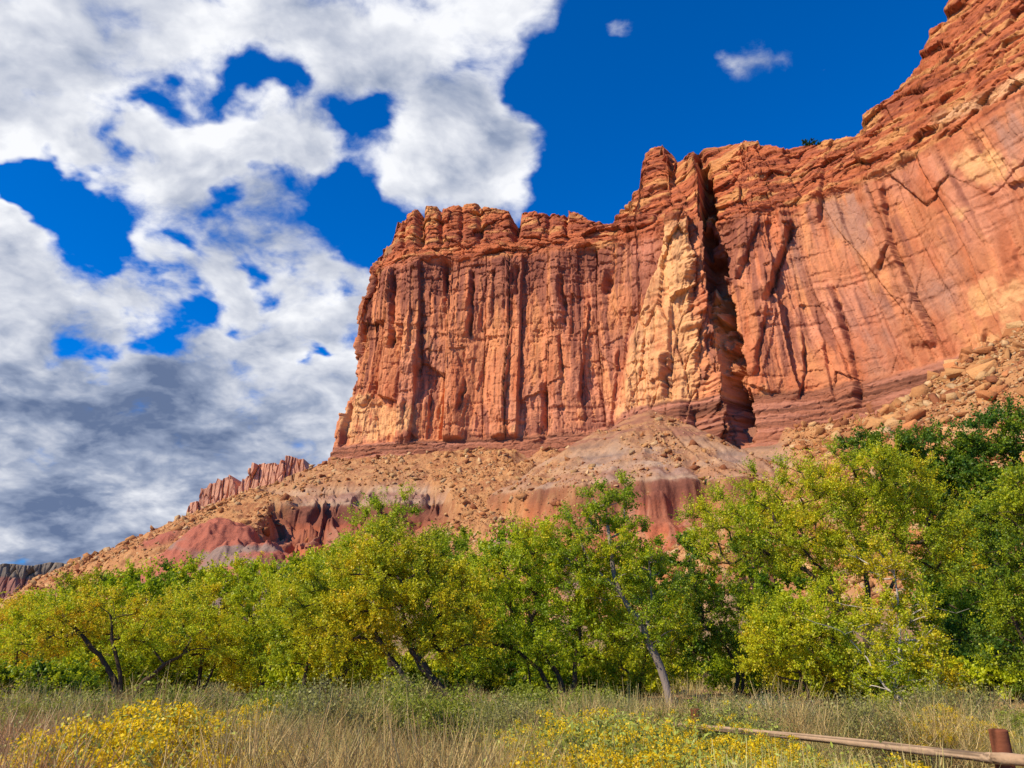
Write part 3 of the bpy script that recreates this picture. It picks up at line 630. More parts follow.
# candidates
nc = 330000
cy = 110+rng.random(nc)**0.8*310; cu = rng.uniform(-0.75, 0.9, nc); cx = cu*cy
h, R, d, mo, cpx, sp = terrain(cx, cy)
clus = sstep(fbm(cx/14, cy/14, oct=3, seed=150), -0.35, 0.35)
prob = np.clip(R*(0.25+0.85*clus)+0.03, 0, 1)*(d > 1)*(h > 7)*(mo < 4.5)
keep = rng.random(nc) < prob
cx, cy, h, R, d, cpx = [a[keep] for a in (cx, cy, h, R, d, cpx)]
size = 0.2+0.26*rng.pareto(2.1, len(cx)); size = np.clip(size, 0.2, 3.0)*np.where(R < 0.3, 0.7, 1.0)
size *= 0.75+0.5*sstep(cpx, 780, 860)*1.0
app = size/cy; order = np.argsort(-app)
NI = 290
big = order[:NI]; rest = order[NI:NI+62000]
Vs, Fs, Cs = [], [], []; off = 0
for pi, (PV, PF) in enumerate(protos):
    ids = rest[pi::len(protos)]; k = len(ids)
    rot = rand_rot(k); v = np.einsum('kij,vj->kvi', rot, PV)*size[ids][:, None, None]*rng.uniform(.7, 1.2, (k, 1, 3))
    v += np.stack([cx[ids], cy[ids], h[ids]+0.12*size[ids]], 1)[:, None]
    Fs.append((PF[None]+(np.arange(k)*len(PV))[:, None, None]+off).reshape(-1, 3)); off += k*len(PV); Vs.append(v.reshape(-1, 3))
    c = RC[rng.integers(0, len(RC), k)]*rng.uniform(.75, 1.15, (k, 1)); Cs.append(np.repeat(c, len(PV), 0))
o = link('rubble', np_mesh('rubble', np.vstack(Vs), np.vstack(Fs), MAT_ROCK, np.vstack(Cs)))
tag(o, 'loose orange and tan rock rubble strewn over the slopes below the cliff', kind='stuff')
bm_meshes = []
for pi, (PV, PF) in enumerate(protos):
    for ci in (0, 1, 2, 4):
        # a subdivided, roughened version for the big ones
        bm = bmesh.new(); vs = [bm.verts.new(v) for v in PV]
        for f in PF: bm.faces.new([vs[i] for i in f])
        bmesh.ops.bevel(bm, geom=list(bm.edges), offset=0.018, segments=1, affect='EDGES'); bmesh.ops.triangulate(bm, faces=bm.faces)
        V0 = np.array([v.co[:] for v in bm.verts]); bm.verts.index_update(); F0 = np.array([[v.index for v in f.verts] for f in bm.faces]); bm.free()
        V0 = V0*(1+0.06*fbm(V0[:, 0]*3+pi, V0[:, 1]*3, V0[:, 2]*3, oct=2, seed=pi))[:, None]
        bm_meshes.append((np_mesh('boulder', V0, F0, MAT_ROCK, np.broadcast_to(RC[ci]*0.95, V0.shape)), ci))
tone = {0: 'tan orange', 1: 'rust red', 2: 'pale cream', 4: 'sandy brown'}
def zone(px, dd):
    where = 'near the wall foot' if dd < 35 else ('halfway down' if dd < 95 else 'just above the trees')
    if px > 790: return 'the right-hand rubble cone', where
    if px > 600: return 'the slope below the pale buttress', where
    if px > 420: return 'the slope under the mid butte', where
    if px > 300: return 'the slope under the butte end', where
    return 'the left descending ridge', where
for j, i in enumerate(big):
    me, ci = bm_meshes[rng.integers(0, len(bm_meshes))]
    b = link('boulder', me, loc=(cx[i], cy[i], h[i]+0.05*size[i])); s = size[i]
    b.scale = (s*rng.uniform(.8, 1.3), s*rng.uniform(.8, 1.2), s*rng.uniform(.7, 1.15)); b.rotation_euler = (rng.uniform(-.35, .35), rng.uniform(-.35, .35), rng.uniform(0, 6.28))
    zn, wh = zone(cpx[i], d[i]); ss = 'large' if s > 2.2 else ('mid-sized' if s > 1.1 else 'small')
    tag(b, f'{ss} {tone[ci]} boulder {wh} on {zn}', 'boulder', 'boulders fallen on the slopes below the cliff')

# ------------------------------------------------------------------ trees
def tubes(paths, sides=6):
    """paths: list of (points (n,3), radii (n,)) -> verts, quads"""
    Vs, Fs = [], []; off = 0; an = np.arange(sides)/sides*2*math.pi
    for P, Rr in paths:
        P = np.asarray(P, float); n = len(P)
        T = np.gradient(P, axis=0); T /= np.linalg.norm(T, axis=1)[:, None]+1e-9
        up = np.where(np.abs(T[:, 2:3]) < 0.9, np.array([[0, 0, 1.0]]), np.array([[1.0, 0, 0]]))
        a = np.cross(T, up); a /= np.linalg.norm(a, axis=1)[:, None]+1e-9; b = np.cross(T, a)
        ring = P[:, None]+(a[:, None]*np.cos(an)[None, :, None]+b[:, None]*np.sin(an)[None, :, None])*np.asarray(Rr)[:, None, None]
        Vs.append(ring.reshape(-1, 3)); i = np.arange(n-1)[:, None]*sides; j = np.arange(sides)[None]; j2 = (j+1) % sides
        Fs.append(np.stack([i+j, i+j2, i+sides+j2, i+sides+j], -1).reshape(-1, 4)+off); off += n*sides
    return np.vstack(Vs), np.vstack(Fs)
def leaf_quads(P, size, rng, droop=0.3, aspect=1.25):
    n = len(P); a = rng.normal(size=(n, 3)); a[:, 2] -= droop; a /= np.linalg.norm(a, axis=1)[:, None]
    b = rng.normal(size=(n, 3)); b = np.cross(a, b); b /= np.linalg.norm(b, axis=1)[:, None]+1e-9
    s = (size*rng.uniform(.6, 1.25, n))[:, None]
    A = a*s*aspect*0.5; B = b*s*0.46
    V = np.stack([P-A, P+B*0.95-A*0.1, P+A, P-B*0.95-A*0.1], 1); return V.reshape(-1, 3), np.arange(n*4).reshape(-1, 4)
def noise_path(p0, p1, n, amp, rng, sag=0.0):
    t = np.linspace(0, 1, n)[:, None]; L = np.linalg.norm(np.subtract(p1, p0))
    P = np.asarray(p0)*(1-t)+np.asarray(p1)*t
    w = rng.normal(size=(3, 3))*amp*L
    P = P + np.sin(t*math.pi)*w[0]*0.5+np.sin(t*2*math.pi)*w[1]*0.3
    P[:, 2] += (np.sin(t*math.pi)*sag*L)[:, 0]; return P
GREEN, YGREEN, YELLOW, DGREEN, ORANGE = [np.array(c) for c in ((0.27, 0.36, 0.014), (0.58, 0.60, 0.016), (0.82, 0.62, 0.02), (0.075, 0.165, 0.016), (0.78, 0.42, 0.02))]
TREES = []
def build_tree(name, label, cat, base, stems, blobs_, clumps, leaf, palette, seed, twigs=14, lpt=32, bark=(0.075, 0.050, 0.030), tr=0.13, tw=1.0, D=30, group=None, bare=0):
    """stems: lists of photo points from the ground up; blobs: (px, py, rx, ry, dD) in photo measure at depth D+dD"""
    rg = np.random.default_rng(seed); base = Vector(base); clumps = int(clumps*(0.78 if D < 40 else 1)); tone_ = np.array([rg.uniform(.88, 1.06), rg.uniform(.94, 1.04), 1.0]); bare = bare or (8 if D < 36 else 0)
    W = lambda px, py, dd=0: np.array(at(px, py, D+dd))
    nodes = []; par = []; load = []; fixedr = []; paths = []
    for st in stems:
        pts = [W(*q) for q in st[0]]; r0 = st[1]
        if abs(pts[0][2]-base.z) < 1.2: pts[0][2] = base.z-0.15
        fine = []
        for a, b in zip(pts[:-1], pts[1:]): fine += list(noise_path(a, b, 5, 0.05, rg)[:-1])
        fine.append(pts[-1]); fine = np.array(fine); n = len(fine)
        rr = r0*(1-0.62*np.linspace(0, 1, n))*(1+0.10*rg.normal(size=n)*0.6); rr[0] *= 1.35
        paths.append((fine, rr))
        s0 = len(nodes)
        for i, p in enumerate(fine):
            nodes.append(p); par.append(s0+i-1 if i else -1); load.append(0); fixedr.append(rr[i])
    nfix = len(nodes)
    vol = np.array([b[2]*b[3] for b in blobs_], float); vol /= vol.sum()
    C = []; CI = []
    tries = 0; minsp = None
    wr = np.array([[*W(b[0], b[1], b[4] if len(b) > 4 else 0), b[2]*D/F_PX, b[3]*D/F_PX] for b in blobs_])
    sp = (np.sum(vol*0+wr[:, 3]*wr[:, 4]*4*(wr[:, 3]*.8))/clumps)**(1/3)*0.62
    while len(C) < clumps and tries < clumps*30:
        tries += 1; k = rg.choice(len(blobs_), p=vol); v = rg.normal(size=3); v /= np.linalg.norm(v)
        v *= rg.random()**0.42; c = wr[k, :3]+v*np.array([wr[k, 3], wr[k, 3]*0.85, wr[k, 4]])
        if C and np.min(np.linalg.norm(np.array(C)-c, axis=1)) < sp: continue
        C.append(c); CI.append(k)
    C = np.array(C); CI = np.array(CI)
    fx = np.array(nodes[:nfix]); dmin = np.array([np.min(np.linalg.norm(fx-c, axis=1)) for c in C]); od = np.argsort(dmin); C = C[od]; CI = CI[od]
    links = []
    NA = np.array(nodes)
    for c in C:
        dv = c-NA; L = np.linalg.norm(dv, axis=1); cost = L+0.9*np.maximum(0, -dv[:, 2]) + np.where(np.arange(len(NA)) < nfix, np.where(NA[:, 2] < base.z+0.8, 3.0, 0), 0)
        j = int(np.argmin(cost)); p0 = NA[j]; seg = noise_path(p0, c, 5, 0.10, rg, 0.06); newi = []
        prev = j
        for q in seg[1:]:
            nodes.append(q); par.append(prev); load.append(0); fixedr.append(0); prev = len(nodes)-1; newi.append(prev)
        load[prev] = 1; links.append([j]+newi); NA = np.array(nodes)
    load = np.array(load, float)
    for i in range(len(nodes)-1, nfix-1, -1): load[par[i]] += load[i] if par[i] >= nfix else 0
    rad = 0.011*np.sqrt(np.maximum(load, 1))*1.25*tw
    for l in links:
        rr = rad[l]; rr[0] = rr[1]; rr[0] *= 1.1; paths.append((np.array([nodes[i] for i in l]), rr))
    # twigs and leaves
    K = len(C); td = rg.normal(size=(K, twigs, 3)); cen = wr[CI][:, :3]; outd = C-cen; outd /= np.linalg.norm(outd, axis=1)[:, None]+1e-6
    td /= np.linalg.norm(td, axis=2)[..., None]; td += outd[:, None]*0.8; td[..., 2] += 0.55; td /= np.linalg.norm(td, axis=2)[..., None]
    tl = sp*1.85*rg.uniform(.45, 1.25, (K, twigs)); tl = tl*rg.uniform(.6, 1.15, (K, 1))
    tpaths = []
    for i in range(K):
        for q in range(0, twigs, 2):
            e = C[i]+td[i, q]*tl[i, q]*0.85; tpaths.append((np.array([C[i], (C[i]+e)/2+rg.normal(size=3)*0.03, e]), np.array([.008, .006, .003])*tw))
    for _ in range(bare):
        k = rg.integers(0, K); dvv = rg.normal(size=3); dvv[2] = abs(dvv[2])*0.3; dvv /= np.linalg.norm(dvv)
        tpaths.append((noise_path(C[k], C[k]+dvv*rg.uniform(.8, 1.8), 5, .12, rg), np.array([.014, .012, .01, .007, .003])*tw))
    tt = rg.random((K, twigs, lpt))**0.75
    LP = C[:, None, None]+td[:, :, None]*(tl[:, :, None]*tt)[..., None]+rg.normal(size=(K, twigs, lpt, 3))*0.085*(sp/0.8)
    cv = rg.normal(size=(K, 1, 1))*0.16+rg.normal(size=(K, twigs, 1))*0.20+rg.normal(size=(K, twigs, lpt))*0.16
    # palette: list of (colour, share)
    cols = np.array([p[0] for p in palette]); cum = np.cumsum([p[1] for p in palette]); cum = cum/cum[-1]
    hfac = ((C[:, 2]-C[:, 2].min())/(np.ptp(C[:, 2])+1e-6))[:, None, None]
    lowf = fbm(C[:, 0]/1.6, C[:, 1]/1.6, C[:, 2]/1.6, oct=2, seed=seed)[:, None, None]
    pos = np.clip(0.5+cv*0.75+lowf*0.55, 0, 0.9999); idx = pos*(len(cols)-1)
    # map share -> palette position
    pc = np.interp(pos, np.r_[0, cum], np.r_[0, np.arange(1, len(cols)+1)])-0.5; pc = np.clip(pc, 0, len(cols)-1); i0 = np.floor(pc).astype(int); i1 = np.minimum(i0+1, len(cols)-1); ff = (pc-i0)[..., None]
    LC = cols[i0]*(1-ff)+cols[i1]*ff; LC = LC*tone_*rg.uniform(.7, 1.25, LC.shape[:-1])[..., None]
    LP = LP.reshape(-1, 3); LC = LC.reshape(-1, 3)
    ok = LP[:, 2] > base.z+0.15; LP = LP[ok]; LC = LC[ok]
    b = np.array(base); root = empty(name, base); tag(root, label, cat, group)
    Vq, Fq = leaf_quads(LP-b, leaf, rg); crown = link('crown', np_mesh(name+'_crown', Vq, Fq, MAT_LEAF, np.repeat(LC, 4, 0)), root)
    V1, F1 = tubes([(p-b, r) for p, r in paths], 7); V2, F2 = tubes([(p-b, r) for p, r in tpaths], 3)
    V = np.vstack([V1, V2]); Fa = np.vstack([F1, F2+len(V1)]); bc = np.array(bark)
    cc = np.broadcast_to(bc, V.shape)*(1+0.25*fbm(V[:, 0]*6, V[:, 1]*6, V[:, 2]*2, oct=2, seed=seed))[:, None]
    trunk = link('trunk', np_mesh(name+'_trunk', V, Fa, MAT_BARK, cc, smooth=True), root)
    TREES.append(root); return root
def ground_z(x, y): return float(terrain(np.array([float(x)]), np.array([float(y)]), True)[0][0])
def T(name, label, cat, px, D, stems, blobs_, clumps, palette, seed, **kw):
    x = ray(px, 700)[0]*D; return build_tree(name, label, cat, (x, D, ground_z(x, D)), stems, blobs_, clumps, kw.pop('leaf', 0.058), palette, seed, D=D, **kw)
mix_y = [(GREEN, .2), (YGREEN, .6), (YELLOW, .2)]
mix_g = [(DGREEN, .1), (GREEN, .4), (YGREEN, .5)]
mix_yg = [(GREEN, .25), (YGREEN, .65), (YELLOW, .1)]
mix_o = [(YGREEN, .3), (YELLOW, .45), (ORANGE, .25)]
mix_d = [(DGREEN, .55), (GREEN, .45)]
CW = 'cottonwood_tree'
# --- the front row, left to right
T(CW, 'spreading yellow-green tree at far left with dark splayed limbs', 'tree', 118, 30,
  [([(118, 706), (114, 680), (100, 655), (78, 632), (60, 612)], .13), ([(122, 706), (120, 672), (112, 640), (110, 615)], .10), ([(124, 706), (145, 680), (172, 660), (190, 650)], .11), ([(116, 706), (96, 684), (76, 668)], .08)],
  [(58, 626, 44, 24), (105, 612, 38, 24, 1), (155, 622, 45, 24), (30, 640, 36, 26, -1), (190, 636, 32, 20), (120, 636, 46, 16, 2)], 120, [(GREEN, .12), (YGREEN, .5), (YELLOW, .3), (ORANGE, .08)], 11)
T('yellow_shrub_tree', 'orange-yellow leafed small tree at the left edge of the photo', 'tree', 12, 36,
  [([(12, 702), (15, 670), (20, 640)], .09), ([(14, 702), (0, 670), (-14, 645)], .07)], [(15, 635, 42, 28), (-25, 645, 36, 30), (38, 660, 30, 22)], 62, mix_o, 12)
T('green_bush', 'dense bright green bush low at the left edge in front of the yellow tree', 'bush', 22, 24,
  [([(22, 716), (24, 700), (26, 690)], .05), ([(22, 716), (10, 700)], .04)], [(20, 686, 40, 18), (60, 690, 26, 16), (-10, 684, 24, 20)], 60, mix_g, 13, leaf=.07)
T(CW, 'small yellow-green tree with one dark trunk right of the splayed-limb tree', 'tree', 197, 33,
  [([(197, 706), (199, 684), (203, 655), (208, 625)], .12), ([(198, 690), (215, 664), (230, 640)], .07)], [(205, 620, 34, 26), (232, 648, 30, 24), (178, 618, 26, 18, 2), (205, 655, 34, 18)], 75, mix_y, 14)
T(CW, 'thin-stemmed yellow-green tree between the one-trunk tree and the leaning dark trunks', 'tree', 258, 32,
  [([(258, 706), (262, 682), (256, 655), (252, 625)], .08), ([(258, 700), (270, 670), (278, 645)], .06)], [(252, 612, 30, 30), (275, 645, 34, 28), (236, 655, 22, 18), (285, 605, 26, 22, 2)], 80, mix_yg, 15)
T(CW, 'yellow-green tree with low trunk bending right at the left of the large twin-trunk tree', 'tree', 300, 28,
  [([(292, 712), (300, 695), (318, 688), (340, 676), (358, 662)], .13), ([(300, 697), (306, 672), (312, 650)], .09), ([(318, 688), (330, 660), (334, 636)], .07)],
  [(305, 630, 34, 30), (335, 615, 34, 34), (345, 650, 34, 24), (300, 660, 26, 16)], 90, mix_yg, 16)
T(CW, 'large bright yellow-green tree on two dark leaning trunks left of centre', 'tree', 440, 25,
  [([(434, 728), (424, 704), (404, 676), (386, 652), (372, 620)], .13), ([(472, 728), (452, 700), (430, 676), (412, 652), (402, 610)], .15), ([(466, 720), (446, 690), (420, 668), (414, 656)], .08)],
  [(385, 590, 52, 38), (350, 625, 42, 30), (425, 600, 44, 42), (395, 555, 34, 26), (455, 620, 36, 34), (330, 590, 30, 26), (448, 640, 36, 16), (385, 640, 40, 12), (300,610,20,20)], 200, mix_y, 17)
T(CW, 'tall green tree whose upright top stands above the yellow-green crown left of centre', 'tree', 385, 34,
  [([(392, 706), (388, 640), (384, 570), (382, 520)], .16), ([(388, 620), (365, 560), (358, 528)], .09)], [(385, 520, 24, 26), (357, 530, 20, 22), (404, 512, 14, 14), (375, 565, 44, 30), (440, 560, 26, 26), (345, 570, 26, 20)], 110, [(GREEN, .5), (YGREEN, .5)], 18)
T(CW, 'multi-stemmed green tree in the middle with a fan of dark thin trunks', 'tree', 562, 29,
  [([(566, 712), (560, 680), (540, 645), (528, 610)], .12), ([(570, 712), (575, 680), (580, 640), (576, 600)], .10), ([(562, 708), (540, 670), (512, 648), (500, 630)], .09), ([(550, 712), (532, 690), (526, 660)], .05)],
  [(500, 570, 36, 32), (540, 560, 38, 30), (480, 620, 36, 34), (530, 620, 42, 36), (575, 590, 34, 36), (595, 635, 34, 26), (550, 648, 34, 16), (485, 655, 28, 18), (470, 590, 22, 26)], 210, [(GREEN, .4), (YGREEN, .5), (YELLOW, .1)], 19)
T(CW, 'tall green tree with one pale grey trunk leaning left, right of centre', 'tree', 670, 28,
  [([(672, 700), (655, 655), (636, 615), (620, 592), (612, 560), (608, 520)], .15), ([(646, 634), (652, 600), (650, 570)], .07), ([(620, 592), (590, 560), (578, 530)], .07)],
  [(608, 510, 22, 24), (590, 530, 28, 24), (632, 540, 30, 24), (648, 580, 34, 30), (600, 575, 38, 28), (622, 490, 12, 14), (660, 620, 28, 22), (575, 555, 20, 20)], 130, [(GREEN, .55), (YGREEN, .4), (YELLOW, .05)], 20, bark=(.25, .20, .16))
T('dead_limb_tree', 'green tree with orange-tinged leaf clump beside the pale leaning trunk', 'tree', 640, 32,
  [([(640, 704), (645, 660), (650, 620)], .08)], [(612, 590, 18, 10), (640, 650, 30, 28), (615, 670, 26, 20), (690, 610, 24, 22), (668, 655, 22, 20)], 66, [(GREEN, .5), (YGREEN, .35), (YELLOW, .15)], 21)
T('dark_green_tree', 'small dark green tree with crooked dark trunk in front of the boulders', 'tree', 735, 31,
  [([(735, 700), (738, 672), (728, 650), (712, 630)], .09), ([(737, 675), (750, 650), (758, 625)], .07)],
  [(720, 600, 26, 22), (745, 620, 28, 26), (705, 635, 24, 18), (760, 650, 24, 22), (690, 590, 12, 30)], 78, [(DGREEN, .4), (GREEN, .45), (YGREEN, .15)], 22)
T(CW, 'broad spreading yellow-green tree with heavy forked dark trunk at right, the largest crown', 'tree', 862, 31,
  [([(866, 728), (862, 690), (852, 640), (836, 600), (806, 570)], .22), ([(860, 690), (866, 640), (868, 590), (862, 555), (850, 520)], .15), ([(848, 625), (835, 590), (820, 560), (800, 530)], .11), ([(866, 640), (890, 590), (905, 550)], .10)],
  [(790, 490, 50, 26), (850, 480, 52, 28), (905, 495, 50, 28), (740, 520, 48, 26), (830, 525, 60, 26), (940, 520, 38, 26), (880, 550, 56, 28), (720, 550, 32, 24), (790, 555, 50, 22), (955, 560, 26, 26), (700, 520, 20, 14)], 330,
  [(GREEN, .3), (YGREEN, .6), (YELLOW, .1)], 23, bark=(.075, .052, .032), bare=14)
T(CW, 'yellow-green tree with low drooping crown left of the pale-stemmed sapling', 'tree', 815, 27,
  [([(850, 724), (840, 700), (826, 680), (812, 650)], .09), ([(815, 722), (808, 690), (790, 650)], .07)],
  [(790, 640, 40, 32), (830, 625, 40, 34), (815, 660, 44, 26), (770, 655, 26, 20), (850, 660, 30, 34)], 140, mix_yg, 24)
T('pale_trunk_sapling', 'slender sapling with a thin whitish trunk and yellow leaves in front at right', 'tree', 892, 21,
  [([(890, 728), (896, 690), (900, 640), (898, 600), (892, 565)], .045), ([(898, 660), (906, 640), (912, 615)], .022)],
  [(890, 580, 24, 30), (905, 625, 34, 32), (880, 650, 30, 30), (915, 670, 32, 28), (885, 695, 30, 20), (872, 560, 14, 12)], 84, [(GREEN, .2), (YGREEN, .5), (YELLOW, .3)], 25, bark=(.44, .38, .30), leaf=.05)
T(CW, 'bright green tree cut off by the right edge of the photo', 'tree', 1040, 26,
  [([(1040, 724), (1036, 660), (1030, 590), (1026, 530)], .2), ([(1036, 660), (1010, 610), (1000, 570)], .08)],
  [(1010, 520, 34, 30), (1040, 500, 40, 30), (1005, 580, 34, 34), (1040, 600, 50, 50), (1014, 640, 28, 28), (1050, 670, 36, 26)], 170, [(DGREEN, .2), (GREEN, .6), (YGREEN, .2)], 26)
T('dense_green_tree', 'dark green dense tree behind the broad crown, under the rubble cone', 'tree', 935, 46,
  [([(935, 690), (935, 600), (930, 500)], .3)], [(890, 450, 36, 16), (930, 455, 40, 20), (920, 490, 50, 30), (960, 520, 40, 50), (965, 590, 40, 50), (975, 650, 40, 40), (860, 450, 20, 10)], 170, mix_d, 27, leaf=.13)
T('dense_green_tree', 'tallest dark green tree reaching up at the right edge', 'tree', 1000, 44,
  [([(1000, 690), (1000, 600), (1000, 480)], .3)], [(1000, 440, 36, 24), (975, 465, 36, 26), (1035, 430, 40, 22), (1020, 480, 50, 40), (995, 540, 44, 60), (1000, 620, 50, 60), (1050, 560, 50, 80)], 190, [(DGREEN, .65), (GREEN, .35)], 28, leaf=.13)
T('shade_toned_understory_tree', 'tree in shade-dark leaf colour standing in the gap between the sapling and the right-edge tree', 'tree', 955, 36,
  [([(955, 706), (958, 650), (962, 600)], .1), ([(960, 706), (980, 650)], .07), ([(950, 706), (940, 660)], .05)], [(955, 600, 34, 34), (975, 650, 36, 36), (940, 650, 30, 34)], 60, mix_d, 29, leaf=.11)  # dark leaf palette stands in for the deep shade of this gap
# --- middle distance
back_specs = [
 (60, 52, [(60, 614, 40, 14), (30, 618, 30, 14), (90, 608, 26, 14)], mix_y, 'pale yellow tree behind the splayed-limb tree at left'),
 (150, 58, [(150, 590, 34, 18), (125, 596, 26, 14), (165, 600, 30, 20)], [(GREEN, .6), (YGREEN, .4)], 'green tree behind and right of the splayed-limb tree'),
 (178, 66, [(182, 585, 26, 18), (172, 600, 30, 20)], [(DGREEN, .5), (GREEN, .5)], 'dark green tree behind the one-trunk tree at left'),
 (210, 60, [(205, 582, 24, 14), (228, 590, 28, 18)], mix_yg, 'yellow-green tree behind the one-trunk tree, right of the dark green one'),
 (240, 64, [(238, 578, 22, 14), (255, 590, 28, 20)], mix_y, 'yellowish tree below the grey mound at left'),
 (280, 60, [(275, 583, 28, 16), (300, 590, 26, 20)], mix_yg, 'olive tree below the red banded slope at left'),
 (315, 48, [(318, 572, 28, 20), (335, 590, 30, 24), (300, 600, 26, 20)], mix_g, 'green tree left of the tall upright green top'),
 (455, 50, [(455, 560, 28, 26), (440, 600, 34, 30), (470, 590, 26, 28)], mix_g, 'green tree filling the gap between the twin-trunk tree and the middle tree'),
 (520, 48, [(505, 555, 30, 18), (530, 560, 34, 26), (520, 610, 40, 34)], mix_g, 'green tree behind the crown of the middle fan-trunked tree'),
 (690, 46, [(690, 560, 16, 20), (700, 600, 24, 22), (665, 590, 22, 24)], [(DGREEN, .5), (GREEN, .5)], 'dark tree behind the pale leaning trunk'),
 (770, 44, [(770, 520, 30, 20), (760, 560, 30, 24), (790, 600, 40, 34), (760, 610, 26, 24)], mix_g, 'green tree behind the left part of the broad crown'),
 (20, 60, [(20, 624, 40, 16), (-20, 618, 40, 16)], [(YGREEN, .5), (YELLOW, .5)], 'yellow tree row end at the far left behind the orange-yellow tree'),
 (110, 74, [(110, 584, 22, 12), (90, 590, 26, 12)], mix_g, 'small distant green tree below the end of the descending ridge'),
 (350, 56, [(345, 560, 26, 18), (360, 590, 40, 30)], mix_yg, 'yellow-green tree under the left part of the tall upright crown'),
 (630, 52, [(630, 570, 30, 24), (610, 610, 34, 30)], mix_g, 'green tree behind the tall leaning tree, right of centre')]
for i, (px, D, bl, pal, lab) in enumerate(back_specs):
    top = min(b[1] for b in bl); T('riverside_tree', lab, 'tree', px, D, [([(px, 690), (px+4, 650), (bl[0][0], top+14)], .16), ([(px+2, 670), (bl[-1][0], bl[-1][1]+4)], .09)],
      bl+[(px, 640, 36, 22), (px+20, 662, 30, 16)], 70, pal, 60+i, leaf=.15, lpt=22, tw=1.5)
# low trees and undergrowth between the trunks
under = [(170, 40, mix_yg, 'low olive thicket bush between the two left trees'), (232, 42, mix_y, 'low yellow bush behind the thin-stemmed tree'),
 (365, 38, mix_g, 'low green bush behind the twin dark trunks'), (620, 36, mix_g, 'low green bush at the foot of the middle tree, right side'),
 (800, 36, mix_g, 'low green bush behind the drooping crown at right'), (500, 38, mix_yg, 'low bush behind the fan of thin trunks'),
 (90, 35, mix_yg, 'low green bush under the splayed limbs at far left'), (142, 33, mix_g, 'dark green bush at the foot of the splayed-limb tree'), (275, 36, mix_yg, 'low bush beside the thin-stemmed tree foot'),
 (315, 30, mix_yg, 'bright low bush under the trunk that bends right'), (405, 34, mix_g, 'low green bush right behind the left dark trunk'), (460, 31, mix_g, 'dark low bush at the foot of the right leaning trunk'),
 (535, 34, mix_g, 'low green bush left of the middle tree foot'), (585, 33, mix_g, 'low green bush right of the middle tree foot'), (650, 40, mix_yg, 'low bush behind the pale trunk foot'),
 (765, 34, mix_g, 'low bush right of the crooked dark trunk'), (835, 30, mix_g, 'low bush under the drooping crown'), (920, 29, mix_yg, 'low bush right of the pale-stemmed sapling'),
 (975, 32, mix_d, 'low bush in shade-dark leaf colour near the right edge'), (1015, 30, mix_g, 'low bush at the foot of the right-edge tree'), (55, 44, mix_o, 'low yellow bush behind the far-left tree')]  # right-edge bush: its dark palette paints the shade of the gap
for i, (px, D, pal, lab) in enumerate(under):
    T('thicket_bush', lab, 'bush', px, D, [([(px, 700), (px+2, 685), (px-4, 672)], .05), ([(px, 700), (px+12, 680)], .04)], [(px, 676, 34, 18), (px+22, 682, 26, 14), (px-26, 682, 24, 14)], 46, pal, 90+i, leaf=.11, lpt=20)
# tiny juniper on the rim of the cliff
cxs, cys, czs, cpxs = CLIFF_TOP; i = int(np.argmin(np.abs(cpxs-808)+np.where(cys > 400, 1e4, 0))); jb = (cxs[i]+1, cys[i]+1.5, czs[i]-0.6)
dj = jb[1]; jpx, jpy = [float(v[0]) for v in project(np.array([jb[0]]), np.array([jb[1]]), np.array([jb[2]]))]
build_tree('juniper', 'tiny dark juniper standing alone on the cliff rim', 'tree', jb, [([(jpx, jpy+1), (jpx, jpy-5)], .25)], [(jpx, jpy-5, 7, 4.5), (jpx+7, jpy-4, 5, 3)], 26, .5, [(np.array((.02, .05, .015)), .6), (DGREEN, .4)], 140, twigs=6, lpt=14, D=dj, tw=4)
